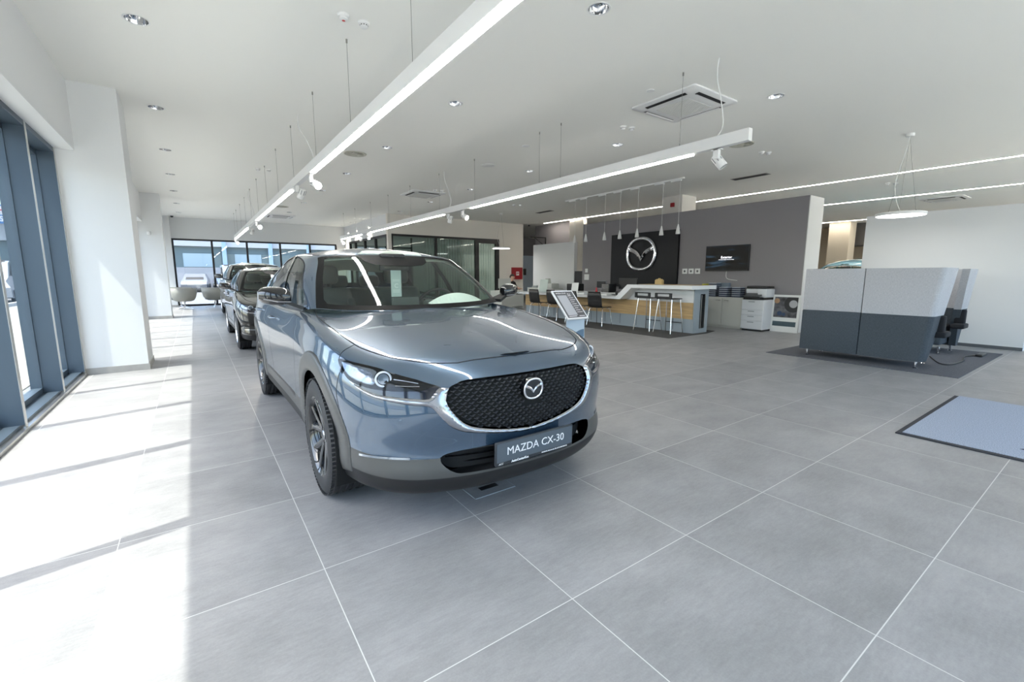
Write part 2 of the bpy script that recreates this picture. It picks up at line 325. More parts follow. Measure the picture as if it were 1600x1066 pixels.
def small_car(loc, rz, col, label, van=False, name='parked_car'):
    t = thing(name, label, 'car', loc, rz); h = 1.0 if not van else 1.5
    prof = [(-2.1,.30),(-2.15,.62),(-1.9,.82),(-1.05,.95),(-.45,1.42*h),(.1,1.48*h),(1.2,1.45*h),(1.95,1.0*h if not van else 2.0),(2.12,.9),(2.15,.35),(1.9,.22),(-1.9,.22)]
    if van: prof = [(-2.3,.30),(-2.35,.75),(-2.1,1.05),(-1.3,1.25),(-.75,1.95),(-.3,2.05),(2.3,2.05),(2.4,1.6),(2.4,.35),(2.2,.25),(-2.1,.25)]
    m = MB(); rows = []
    for x, k in ((-.86,.0),(-.84,1),(-.70,1),(.70,1),(.84,1),(.86,0)):
        c = 0; rows.append([((x*(.80 if z > 1.0 else 1)), y*(.985 if k == 0 else 1), z) for y, z in prof])
    m.surf([r + [r[0]] for r in rows[1:5]]); m.add(rows[1], [tuple(range(len(prof)))]); m.add(rows[4], [tuple(range(len(prof)))])
    m.build('body', mat('car_'+name+str(round(col[0],2)), col, .3, coat=1), t, smooth=35)
    g = MB()
    zt, zb = (1.38*h, 1.0) if not van else (1.9, 1.3)
    for s_ in (-1, 1): g.add([(s_*.70,-.75,zb),(s_*.70,1.5,zb),(s_*.685,1.2,zt),(s_*.685,-.35,zt)], [(0,1,2,3)])
    g.add([(-.6,-1.0,.99*h),(.6,-1.0,.99*h),(.55,-.5,1.38*h),(-.55,-.5,1.38*h)], [(0,1,2,3)]); g.add([(-.6,2.04,1.05),(.6,2.04,1.05),(.55,1.5,1.40*h),(-.55,1.5,1.40*h)], [(0,1,2,3)])
    g.build('windows', M_glossb if 'M_glossb' in globals() else M_black, t)
    for s_ in (-1, 1):
        for y in (-1.35, 1.35):
            w = MB(); Mw = Matrix.Translation((s_*.80, y, .32)) @ Matrix.Rotation(PI/2, 4, 'Y'); w.lathe([(0,-.1),(.30,-.1),(.32,-.07),(.32,.07),(.30,.1),(0,.1)], 24, Mw); w.build('wheel', M_black, t, smooth=40)
        l = MB(); l.box(s_*.62-.12, s_*.62+.12, 2.10, 2.17, .72, .86); l.build('tail_lamp', mat('lamp_red', (.5,.02,.02), .3), t)
    return t
small_car((.15, 45.2, -.06), -.08, (.15,.155,.17), 'white hatchback parked in the yard beyond the far glazing')
small_car((2.3, 45.0, -.06), .05, (.10,.14,.22), 'dark blue car parked in the yard beside the white hatchback')
small_car((2.35, 38, -.06), 0, (.22,.23,.24), 'white van parked in the yard behind the silver car', van=True, name='parked_van')
small_car((-8.1, 33, -.06), .1, (.44,.45,.46), 'white van parked outside the left windows', van=True, name='parked_van')
small_car((-9.6, 24, -.06), .05, (.12,.17,.22), 'dark car parked outside the left windows beyond the paving')
b = MB(); b.box(-6.6, -6.4, -30, 34, -.06, .10); tag(b.build('kerb', mat('kerb_stone', (.55,.54,.52), .8), None), 'pale kerb stone along the paving outside the left windows', 'kerb')
# ---------------------------------------------------------------- car shell
def nat_spline(t, P):
    """natural cubic through P (n,3) at knots t; returns evaluator"""
    n = len(t); P = np.asarray(P, float); h = np.diff(t)
    A = np.zeros((n, n)); B = np.zeros((n,) + P.shape[1:])
    A[0, 0] = A[-1, -1] = 1
    for i in range(1, n - 1):
        A[i, i-1] = h[i-1]; A[i, i] = 2 * (h[i-1] + h[i]); A[i, i+1] = h[i]
        B[i] = 6 * ((P[i+1] - P[i]) / h[i] - (P[i] - P[i-1]) / h[i-1])
    M = np.linalg.solve(A, B.reshape(n, -1)).reshape(B.shape)
    def ev(u):
        u = np.asarray(u); k = np.clip(np.searchsorted(t, u) - 1, 0, n - 2)
        sh = (len(u),) + (1,) * (P.ndim - 1)
        hk = h[k].reshape(sh); a = ((t[k+1] - u).reshape(sh)) / hk; b = ((u - t[k]).reshape(sh)) / hk
        return a * P[k] + b * P[k+1] + ((a**3 - a) * M[k] + (b**3 - b) * M[k+1]) * hk**2 / 6
    return ev
def grid_surf(G, nu, nv):
    """G (rows, cols, 3) control net, interpolated to (nu, nv, 3)"""
    G = np.asarray(G, float)
    du = np.linalg.norm(np.diff(G, axis=0), axis=2).mean(1); dv = np.linalg.norm(np.diff(G, axis=1), axis=2).mean(0)
    tu = np.concatenate([[0], np.cumsum(du**.6)]); tv = np.concatenate([[0], np.cumsum(dv**.6)])
    S = nat_spline(tu, G)(np.linspace(0, tu[-1], nu))
    return np.swapaxes(nat_spline(tv, np.swapaxes(S, 0, 1))(np.linspace(0, tv[-1], nv)), 0, 1)
def lerp(a, b, t): return a + (b - a) * t
def interp(x, xs, ys): return float(np.interp(x, xs, ys))
BASE = np.array([(0,-.835),(.25,-.82),(.47,-.765),(.66,-.665),(.79,-.52),(.862,-.30),(.885,0),(.885,.45),(.88,.8),(.88,1.25),(.885,1.75),(.893,2.3),(.893,2.75),(.87,3.1),(.76,3.35),(.42,3.45),(0,3.47)])
WF = np.array([1,1,1,.9,.55,.2,0,0,0,0,0,0,0,0,0,0,0.]); WR = np.array([0]*13+[.4,.85,1,1.])
#        front in,z   side in,z    rear in,z
ROWS = [((.14,.20),(.10,.235),(.15,.25)), ((.055,.212),(.045,.245),(.06,.27)), ((.012,.262),(.03,.30),(.02,.33)),
        ((-.005,.33),(.02,.36),(.0,.40)), ((.012,.42),(.018,.46),(-.01,.48)), ((.004,.52),(.012,.56),(.0,.58)),
        ((.0,.62),(.004,.66),(.02,.68)), ((.012,.70),(.0,.74),(.03,.77)), ((.036,.765),(.006,.82),(.04,.86)),
        ((.075,.812),(.028,.89),(.05,.95)), ((.135,.848),(.065,.945),(.08,1.03))]
ZTOP = [0,0,0,0,-.03,-.035,-.005,.055,.080,.075,.075,.085,.10,.11,.06,.02,.02]
def lower_net():
    t = np.gradient(BASE, axis=0); nrm = np.stack([-t[:,1], t[:,0]], 1); nrm /= np.linalg.norm(nrm, axis=1)[:,None]
    nrm[0] = (0, 1); nrm[-1] = (0, -1)
    G = np.zeros((len(ROWS), len(BASE), 3))
    for r, (f, s, b) in enumerate(ROWS):
        for j in range(len(BASE)):
            wf, wr = WF[j], WR[j]; ws = 1 - wf - wr
            ins = f[0]*wf + s[0]*ws + b[0]*wr; z = f[1]*wf + s[1]*ws + b[1]*wr
            k = max(0, (r - 6) / 4) if r > 6 else 0
            G[r, j, :2] = BASE[j] + nrm[j] * ins; G[r, j, 2] = z + ZTOP[j] * k
            if j in (0, len(BASE)-1): G[r, j, 0] = 0
    return G
HZ = ([-.72,-.58,-.3,0,.3,.50],[.850,.886,.937,.980,1.020,1.045])
YC = [0]*9 + [1.1,1.75,2.3,2.75,3.0,3.15,3.2,3.22]
def body_net():
    G = lower_net(); E = G[-1].copy(); n = len(E)
    ye = E[:,1]; yc = np.array(YC); yc[:9] = [ye[0]+.035,-.60,-.48,-.34,-.19,-.03,.14,.32,.50]
    rows = list(G)
    for s in (.18, .42, .7, 1.0):
        R = np.zeros_like(E)
        for j in range(n):
            x = E[j,0]*(1-s); y = lerp(ye[j], yc[j], s); g = math.sin(s*math.pi/2)**.85
            if j <= 8: z = lerp(E[j,2], interp(yc[j], *HZ), g) if j else interp(y, *HZ)
            else: z = E[j,2] + .012*g
            R[j] = (x, y, z)
        rows.append(R)
    return np.array(rows)
G0 = [(0,.43,1.028),(.35,.455,1.033),(.62,.535,1.045),(.735,.615,1.055),(.795,.82,1.03),(.80,1.2,1.025),(.81,1.75,1.03),(.81,2.3,1.05),(.79,2.75,1.08),(.735,3.08,1.10),(.62,3.25,1.11),(.33,3.34,1.12),(0,3.36,1.12)]
G4 = [(0,1.15,1.458),(.28,1.155,1.454),(.48,1.175,1.442),(.578,1.205,1.43),(.615,1.32,1.435),(.62,1.6,1.452),(.618,1.95,1.452),(.605,2.3,1.435),(.585,2.6,1.395),(.555,2.8,1.35),(.50,2.88,1.335),(.28,2.93,1.35),(0,2.95,1.355)]
RZ = ([1.15,1.3,1.6,2.0,2.4,2.7,2.95],[1.458,1.492,1.527,1.532,1.505,1.445,1.355])
def house_net():
    A, B = np.array(G0), np.array(G4); rows = [A]
    for t, b in ((.3,.020),(.62,.024),(.87,.014)):
        R = lerp(A, B, t)
        for k in range(len(R)):
            if k <= 2: R[k] += np.array((0,-.6,.8)) * b * .8
            elif k >= 10: R[k] += np.array((0,.6,.8)) * b
            elif k == 3: R[k] += np.array((.5,-.4,.4)) * b
            else: R[k] += np.array((.9,0,.35)) * b * 1.5
        rows.append(R)
    rows.append(B)
    yc = np.interp(np.arange(13), [0,3,9,12], [1.15,1.30,2.70,2.95])
    for s in (.16, .5, 1.0):
        R = np.zeros_like(B)
        for k in range(13):
            y = lerp(B[k,1], yc[k], s); zc = interp(yc[k], *RZ)
            R[k] = (B[k,0]*(1-s), y, lerp(B[k,2], zc, math.sin(s*math.pi/2)**.9))
        rows.append(R)
    return np.array(rows)
def shell_surfs():
    Bs = grid_surf(body_net(), 130, 230); Hs = grid_surf(house_net(), 90, 150)
    for S in (Bs, Hs): S[:,0,0] = 0; S[-1,:,0] = 0; S[:,-1,0] = 0
    return Bs, Hs
# ---------------------------------------------------------------- car parts laid on the shell
def inside(P, poly):
    P = np.asarray(P); poly = np.asarray(poly); r = np.zeros(len(P), bool); j = len(poly) - 1
    for i in range(len(poly)):
        a, b = poly[i], poly[j]
        c = (a[1] > P[:,1]) != (b[1] > P[:,1])
        with np.errstate(divide='ignore', invalid='ignore'): x = (b[0]-a[0])*(P[:,1]-a[1])/(b[1]-a[1]) + a[0]
        r ^= c & (P[:,0] < x); j = i
    return r
def seg_dist(P, L, closed=True):
    P = np.asarray(P); L = np.asarray(L); d = np.full(len(P), 1e9); n = len(L)
    for i in range(n if closed else n-1):
        a = L[i]; e = L[(i+1)%n] - a; q = e @ e + 1e-12; t = np.clip(((P - a) @ e)/q, 0, 1)
        d = np.minimum(d, np.linalg.norm(P - a - t[:,None]*e, axis=1))
    return d
class Surf:
    def __init__(s, S, zshift=0):
        s.S = S; s.n, s.m = S.shape[:2]; m = s.m
        s.bvh = BVHTree.FromPolygons([tuple(p) for p in S.reshape(-1,3)], [(i*m+j, i*m+j+1, (i+1)*m+j+1, (i+1)*m+j) for i in range(s.n-1) for j in range(m-1)])
        gu = np.gradient(S, axis=0); gv = np.gradient(S, axis=1); N = np.cross(gu, gv); l = np.linalg.norm(N, axis=2)
        N /= np.maximum(l, 1e-9)[..., None]
        c = S - S.mean((0,1)); 
        if (N[s.n//3, m//2] @ np.array((1,0,0))) < 0: N = -N
        bad = l < 1e-7
        for i, j in zip(*np.where(bad)):
            k = 1
            while k < 6 and bad[min(i+0, s.n-1), min(j+k, m-1)]: k += 1
            N[i, j] = N[i, min(j+k, m-1)]
        N[:,0,0] = 0; N[:,-1,0] = 0; N[-1,:,0] = 0
        s.N = N/np.maximum(np.linalg.norm(N, axis=2), 1e-9)[...,None]
    def lat(s, p):
        r = s.bvh.find_nearest(Vector(p)); i, j = divmod(r[2], s.m-1); A = s.S[i,j]
        eu = s.S[i+1,j] + s.S[i+1,j+1] - A - s.S[i,j+1]; ev = s.S[i,j+1] + s.S[i+1,j+1] - A - s.S[i+1,j]
        uv = np.linalg.lstsq(np.array([eu/2, ev/2]).T, np.array(r[0]) - A, rcond=None)[0]
        v = j + min(1, max(0, uv[1]))
        if abs(p[0]) < 1e-6 and v < 2: v = 0
        return (i + min(1, max(0, uv[0])), v)
    def ray(s, o, d):
        r = s.bvh.ray_cast(Vector(o), Vector(d)); return s.lat(r[0]) if r[0] else None
    def ev(s, Q, A=None):
        A = s.S if A is None else A; Q = np.asarray(Q, float); i = np.clip(Q[:,0].astype(int), 0, s.n-2); j = np.clip(Q[:,1].astype(int), 0, s.m-2)
        a = (Q[:,0]-i)[:,None]; b = (Q[:,1]-j)[:,None]
        return A[i,j]*(1-a)*(1-b) + A[i+1,j]*a*(1-b) + A[i,j+1]*(1-a)*b + A[i+1,j+1]*a*b
def smooth_loop(pts, k=4, closed=True):
    P = [np.array(p, float) for p in pts]; n = len(P); out = []
    for i in range(n if closed else n-1):
        p0, p1, p2, p3 = (P[(i-1)%n], P[i], P[(i+1)%n], P[(i+2)%n]) if closed else (P[max(i-1,0)], P[i], P[i+1], P[min(i+2,n-1)])
        for q in range(k):
            t = q/k; out.append(.5*((2*p1)+(-p0+p2)*t+(2*p0-5*p1+4*p2-p3)*t*t+(-p0+3*p1-3*p2+p3)*t**3))
    if not closed: out.append(P[-1])
    return out
def loop_lat(sf, pts3, k=3, smooth=True, closed=True):
    L = smooth_loop(pts3, k, closed) if smooth else smooth_loop_lin(pts3, k, closed)
    for p, q in ((p, i) for i, p in enumerate(L)): p[0] = max(p[0], 0) if abs(p[0]) > 1e-3 else 0
    return [sf.lat(p) for p in L]
def smooth_loop_lin(pts, k, closed=True):
    P = [np.array(p, float) for p in pts]; n = len(P); out = []
    for i in range(n if closed else n-1): out += [lerp(P[i], P[(i+1)%n], q/k) for q in range(k)]
    if not closed: out.append(P[-1])
    return out
def resamp(L, step=1.0):
    out = []; n = len(L)
    for i in range(n):
        a = np.array(L[i]); b = np.array(L[(i+1)%n]); d = np.linalg.norm(b-a)
        if d < 1e-5: continue
        k = max(1, int(math.ceil(d/step))); out += [tuple(a+(b-a)*q/k) for q in range(k)]
    return out
def patch(sf, outer, holes=(), step=1.0, off=0., pillow=0., pw=.012, skirt=0.):
    """triangulate the region of the shell between lattice outlines -> verts, tris, normals"""
    outer = resamp(outer, step); holes = [resamp(h, step) for h in holes]; loops = [outer] + holes
    V = []; E = []
    for L in loops:
        b = len(V); V += L; E += [(b+i, b+(i+1)%len(L)) for i in range(len(L))]
    lo = np.min(outer, 0); hi = np.max(outer, 0)
    gi, gj = np.meshgrid(np.arange(math.floor(lo[0]), hi[0]+step, step), np.arange(math.floor(lo[1]), hi[1]+step, step), indexing='ij')
    G = np.stack([gi.ravel(), gj.ravel()], 1)
    ok = inside(G, outer)
    for h in holes: ok &= ~inside(G, h)
    G = G[ok]
    if len(G):
        dd = np.full(len(G), 1e9)
        for L in loops: dd = np.minimum(dd, seg_dist(G, np.array(L)))
        G = G[dd > .33*step]
    pts = V + [tuple(g) for g in G]
    r = geometry.delaunay_2d_cdt([Vector(p) for p in pts], E, [], 0, 1e-6)
    Q = np.array([tuple(p) for p in r[0]]); T = np.array([f for f in r[2] if len(f) == 3])
    C = Q[T].mean(1); ok = inside(C, outer)
    for h in holes: ok &= ~inside(C, h)
    T = T[ok]; P = sf.ev(Q); N = sf.ev(Q, sf.N); N /= np.maximum(np.linalg.norm(N, axis=1), 1e-9)[:,None]
    o = np.full(len(Q), off)
    if pillow:
        d = np.full(len(Q), 1e9)
        for L in loops: d = np.minimum(d, seg_dist(P, sf.ev(L)))
        t = np.clip(d/pw, 0, 1); o = off + pillow*np.sqrt(1-(1-t)**2)
    P2 = P + N*o[:,None]
    if pillow:   # normals from the raised geometry
        fn = np.cross(P2[T[:,1]]-P2[T[:,0]], P2[T[:,2]]-P2[T[:,0]]); s_ = np.sign((fn*N[T[:,0]]).sum(1)); fn *= s_[:,None]
        N2 = np.zeros_like(N)
        for k in range(3): np.add.at(N2, T[:,k], fn)
        l = np.linalg.norm(N2, axis=1); N2[l>0] /= l[l>0][:,None]; N2[l==0] = N[l==0]
    else: N2 = N
    g = np.cross(P2[T[:,1]]-P2[T[:,0]], P2[T[:,2]]-P2[T[:,0]]); fl = (g*N[T[:,0]]).sum(1) < 0
    T[fl] = T[fl][:, ::-1]
    P2 = list(map(tuple, P2)); T = [tuple(t) for t in T]; N2 = list(map(tuple, N2))
    if skirt:
        for L in loops:
            A = sf.ev(L); Nn = sf.ev(L, sf.N); Nn /= np.linalg.norm(Nn, axis=1)[:,None]; b = len(P2); n = len(L)
            tan = np.roll(A, -1, 0) - np.roll(A, 1, 0); out = np.cross(tan, Nn); out /= np.maximum(np.linalg.norm(out, axis=1), 1e-9)[:,None]
            top = A + Nn*off; bot = A + Nn*(off - skirt)
            P2 += list(map(tuple, top)) + list(map(tuple, bot)); N2 += list(map(tuple, out))*2
            for i in range(n):
                if abs(A[i][0]) < 1e-6 and abs(A[(i+1)%n][0]) < 1e-6: continue
                T += [(b+i, b+(i+1)%n, b+n+(i+1)%n), (b+i, b+n+(i+1)%n, b+n+i)]
    return P2, T, N2
def mk(name, m, parent, data, side='both', label=None):
    """side: 'R' x>0, 'L' x<0, 'both' joined"""
    P, T, N = [], [], []
    for p, t, n in data:
        if side in ('R', 'both'): b = len(P); P += p; N += n; T += [tuple(b+i for i in f) for f in t]
        if side in ('L', 'both'): b = len(P); P += [(-x,y,z) for x,y,z in p]; N += [(-x,y,z) for x,y,z in n]; T += [tuple(b+i for i in f[::-1]) for f in t]
    me = bpy.data.meshes.new(name); me.from_pydata(P, [], T); me.shade_smooth(); me.update()
    me.normals_split_custom_set_from_vertices(N); me.materials.append(m)
    o = bpy.data.objects.new(name, me); COL.objects.link(o); o.parent = parent
    if label: o['label'] = label
    return o
def ribbon(sf, L, w, off=.0012):
    """thin strip following lattice polyline"""
    A = sf.ev(L); N = sf.ev(L, sf.N); N /= np.linalg.norm(N, axis=1)[:,None]
    t = np.gradient(A, axis=0); s = np.cross(t, N); s /= np.maximum(np.linalg.norm(s, axis=1), 1e-9)[:,None]
    a = A + s*w/2 + N*off; b = A - s*w/2 + N*off; n = len(A)
    P = list(map(tuple, a)) + list(map(tuple, b)); T = []
    for i in range(n-1):
        f = (i, i+1, n+i+1, n+i); g = np.cross(np.array(P[f[1]])-P[f[0]], np.array(P[f[3]])-P[f[0]])
        T.append(f if g @ N[i] > 0 else f[::-1])
    return P, T, list(map(tuple, N))*2
def circle_side(sf, cy, cz, r, n=64, zmin=None):
    out = []
    for k in range(n):
        a = 2*PI*k/n; y = cy + r*math.cos(a); z = cz + r*math.sin(a)
        out.append((y, z))
    return out
# emblem: ring with two wings, in a plane (x right, z up), facing -y
def emblem_shapes(mb, R, M, thick):
    n = 72; prof = []
    for k in range(n):
        a = 2*PI*k/n; c, s = math.cos(a), math.sin(a)
        e = 2.35; rr = 1/((abs(c)**e + abs(s)**e)**(1/e)); x = 1.0*rr*c; z = .90*rr*s
        if s < 0: x *= (1 + .02*s); z *= 1.0
        else: x *= 1 - .06*s
        prof.append((x*R, z*R))
    m = 8; vs = []
    for x, z in prof:
        l = math.hypot(x, z)
        for q in range(m):
            b = 2*PI*q/m; k = 1 + (.095*math.cos(b))*R/l; vs.append(M @ Vector((x*k, z*k, thick*.55*math.sin(b) + thick*.4)))
    mb.add(vs, [(i*m+q, i*m+(q+1)%m, ((i+1)%n)*m+(q+1)%m, ((i+1)%n)*m+q) for i in range(n) for q in range(m)])
    up = smooth_loop([(-.93,.52),(-.66,.36),(-.42,.25),(-.22,.12),(-.09,-.03),(0,-.17)], 4, False)
    lo = smooth_loop([(-.96,.22),(-.72,.14),(-.45,.03),(-.25,-.12),(-.10,-.30),(0,-.44)], 4, False)
    for sg in (1, -1):
        U = [(p[0]*sg*R, p[1]*R) for p in up]; Lw = [(p[0]*sg*R, p[1]*R) for p in lo]; k = len(U)
        mid = [((a[0]+b[0])/2, (a[1]+b[1])/2) for a, b in zip(U, Lw)]
        rows = [[M @ Vector((x, z, h)) for x, z in row] for row, h in ((U, 0), (U, thick*.45), (mid, thick), (Lw, thick*.45), (Lw, 0))]
        mb.surf(rows)
M_cladd = mat('satin_cladding', (.070,.070,.067), .30, spec=.5)
M_trimb = mat('textured_black_trim', (.010,.010,.011), .45)
M_glossb = mat('gloss_black', (.006,.006,.007), .06, coat=1)
M_deep = mat('deep_black', (.003,.003,.003), .8)
M_rubber = mat('tyre_rubber', (.022,.022,.024), .62)
M_cglass = glass_mat('windscreen_glass', (.78,.86,.80), .9)
M_cglass2 = glass_mat('side_glass', (.52,.62,.58), .95)
M_lens = glass_mat('lamp_lens', (.93,.95,.97), 1)
M_cloth = mat('seat_cloth', (.10,.105,.098), .85)
M_dash = mat('dash_plastic', (.10,.108,.105), .6)
M_liner = mat('pale_headliner', (.78,.80,.72), .9)
M_paper = mat('white_paper', (.85,.86,.84), .7)
M_led = mat('led_ring', (.80,.82,.86), .35)
M_plate = mat('slate_plate', (.085,.105,.125), .35)
M_letter = mat('white_lettering', (.88,.88,.88), .5)
HEAD_T = [(.820,-.283,.862),(.776,-.396,.854),(.707,-.51,.840),(.643,-.599,.815),(.578,-.659,.794),(.527,-.698,.774),(.492,-.72,.761)]
HEAD_B = [(.512,-.714,.755),(.542,-.707,.744),(.572,-.694,.739),(.640,-.653,.739),(.707,-.598,.743),(.756,-.542,.750),(.795,-.475,.763),(.815,-.425,.776),(.829,-.369,.795),(.833,-.325,.815),(.827,-.291,.845)]
WING_O = [(.815,-.426,.774),(.788,-.502,.737),(.749,-.566,.710),(.700,-.621,.695),(.617,-.687,.677),(.541,-.730,.667),(.515,-.745,.648),(.484,-.760,.605),(.445,-.773,.562),(.400,-.786,.535),(.339,-.801,.519),(.238,-.818,.500),(.126,-.825,.484),(0,-.827,.474)]
GRILLE = [(0,-.79,.780),(.175,-.783,.781),(.351,-.757,.777),(.400,-.753,.766),(.440,-.749,.747),(.462,-.760,.691),(.440,-.776,.638),(.392,-.792,.580),(.339,-.803,.550),(.238,-.818,.523),(.126,-.825,.504),(0,-.827,.491)]
WING_I = [(.482,-.729,.750),(.511,-.729,.724),(.537,-.724,.703),(.595,-.692,.706),(.664,-.645,.714),(.723,-.592,.722),(.753,-.554,.732),(.786,-.499,.751)]
INTAKE = [(0,-.822,.440),(.253,-.807,.440),(.402,-.775,.434),(.485,-.754,.418),(.490,-.762,.381),(.430,-.79,.330),(.331,-.811,.322),(0,-.839,.320)]
HOOD = [(.347,-.665,.846),(.457,-.625,.851),(.540,-.572,.857),(.605,-.505,.868),(.658,-.41,.882),(.70,-.31,.896),(.722,-.22,.912),(.742,-.03,.945),(.755,.238,.984),(.755,.45,1.01),(.735,.62,1.02),(.70,.80,1.035)]
ARCH = [(.09,.345),(2.80,.345)]; R_OPEN, R_CLAD = .392, .505
def wheel_parts(root, name, loc, face, R=.345, W=.21, rim_m=None, tyre_detail=True):
    """wheel standing on the ground; face=-1 the outer face points to -x"""
    w = MB(); M = Matrix.Translation(loc) @ Matrix.Rotation(-PI/2 if face < 0 else PI/2, 4, 'Y')   # local z -> outer side
    rr = R*.678
    prof = [(rr-.012,-W*.5),(rr+.006,-W*.5),(R*.80,-W*.52),(R*.93,-W*.47),(R*.985,-W*.40)]
    for k, zz in enumerate(np.linspace(-.36,.36,9)):
        r1 = R if k % 2 == 0 else R-.007
        prof += [(r1, zz*W-.035*W), (r1, zz*W+.035*W)]
    prof += [(R*.985,W*.40),(R*.93,W*.47),(R*.86,W*.51),(R*.80,W*.515),(R*.76,W*.505),(rr+.010,W*.49),(rr-.004,W*.47),(rr-.012,W*.44)]
    w.lathe(prof, 72, M)
    if tyre_detail:   # shoulder blocks
        for k in range(84):
            a = 2*PI*k/84
            for s_ in (1, -1):
                Mk = M @ Matrix.Rotation(a, 4, 'Z') @ Matrix.Translation((R-.007, 0, s_*W*.405)); w.box(-.004,.0035,-.0075,.0075,-.017,.017, Mk)
    ty = w.build('wheel', M_rubber, root, smooth=35)
    rim = MB(); rim.lathe([(rr-.008,-W*.48),(rr-.03,-W*.40),(rr-.035,W*.10),(rr-.022,W*.40),(rr-.002,W*.485),(rr+.004,W*.47)], 64, M)
    rim.lathe([(.0,W*.30),(.062,W*.30),(.072,W*.26),(.075,W*.12)], 32, M)
    for k in range(5):
        for s_ in (-1, 1):
            a0 = 2*PI*k/5 + s_*.17; a1 = 2*PI*k/5 + s_*.34
            def pt(a, r, h): return (r*math.cos(a), r*math.sin(a), h)
            rows = []
            for t in np.linspace(0, 1, 7):
                r = lerp(.045, rr-.014, t); a = lerp(a0*1.0, a1, t) if r > .08 else a0; hw = lerp(.020, .017, t)/r; top = lerp(.31, .43, t)*W; sd = top - .024
                rows.append([M @ Vector(pt(a-hw*1.15, r, sd-.012)), M @ Vector(pt(a-hw, r, top-.005)), M @ Vector(pt(a-hw*.45, r, top)), M @ Vector(pt(a+hw*.45, r, top)), M @ Vector(pt(a+hw, r, top-.005)), M @ Vector(pt(a+hw*1.15, r, sd-.012))])
            rim.surf(rows)
        # web between the paired spokes near the rim
        a = 2*PI*k/5
    rm = rim.build('rim', rim_m or M_glossb, ty, smooth=40)
    hub = MB(); hub.lathe([(0,W*.345),(.026,W*.342),(.031,W*.32),(.032,W*.28)], 24, M)
    hub.build('hub_cap', M_chrome_s, ty, smooth=30)
    for k in range(5):
        a = 2*PI*(k+.5)/5
        rim_n = MB(); 
    for k in range(5 if tyre_detail else 0):
        nuts = MB();
        a = 2*PI*(k+.5)/5; c = M @ Vector((.052*math.cos(a), .052*math.sin(a), W*.24)); d = M @ Vector((.052*math.cos(a), .052*math.sin(a), W*.33)); nuts.cyl(c, d, .010, n=6); nuts.build('wheel_nut', M_chrome_s, ty)
    dk = MB(); dk.lathe([(.05,-.01),(.165,-.01),(.165,.012),(.05,.012)], 40, M)
    dk.box(.09,.17,-.09,.09,-.045,.03, M @ Matrix.Rotation(2.2,4,'Z')); dk.lathe([(0,-.02),(rr-.04,-.03)], 40, M)
    dk.build('brake_disc', mat('dark_steel', (.10,.10,.11), .4, metal=.8), ty, smooth=30)
    return ty
BODY_NET = body_net()
def car_surfs():
    Bs, Hs = shell_surfs(); return Surf(Bs), Surf(Hs)
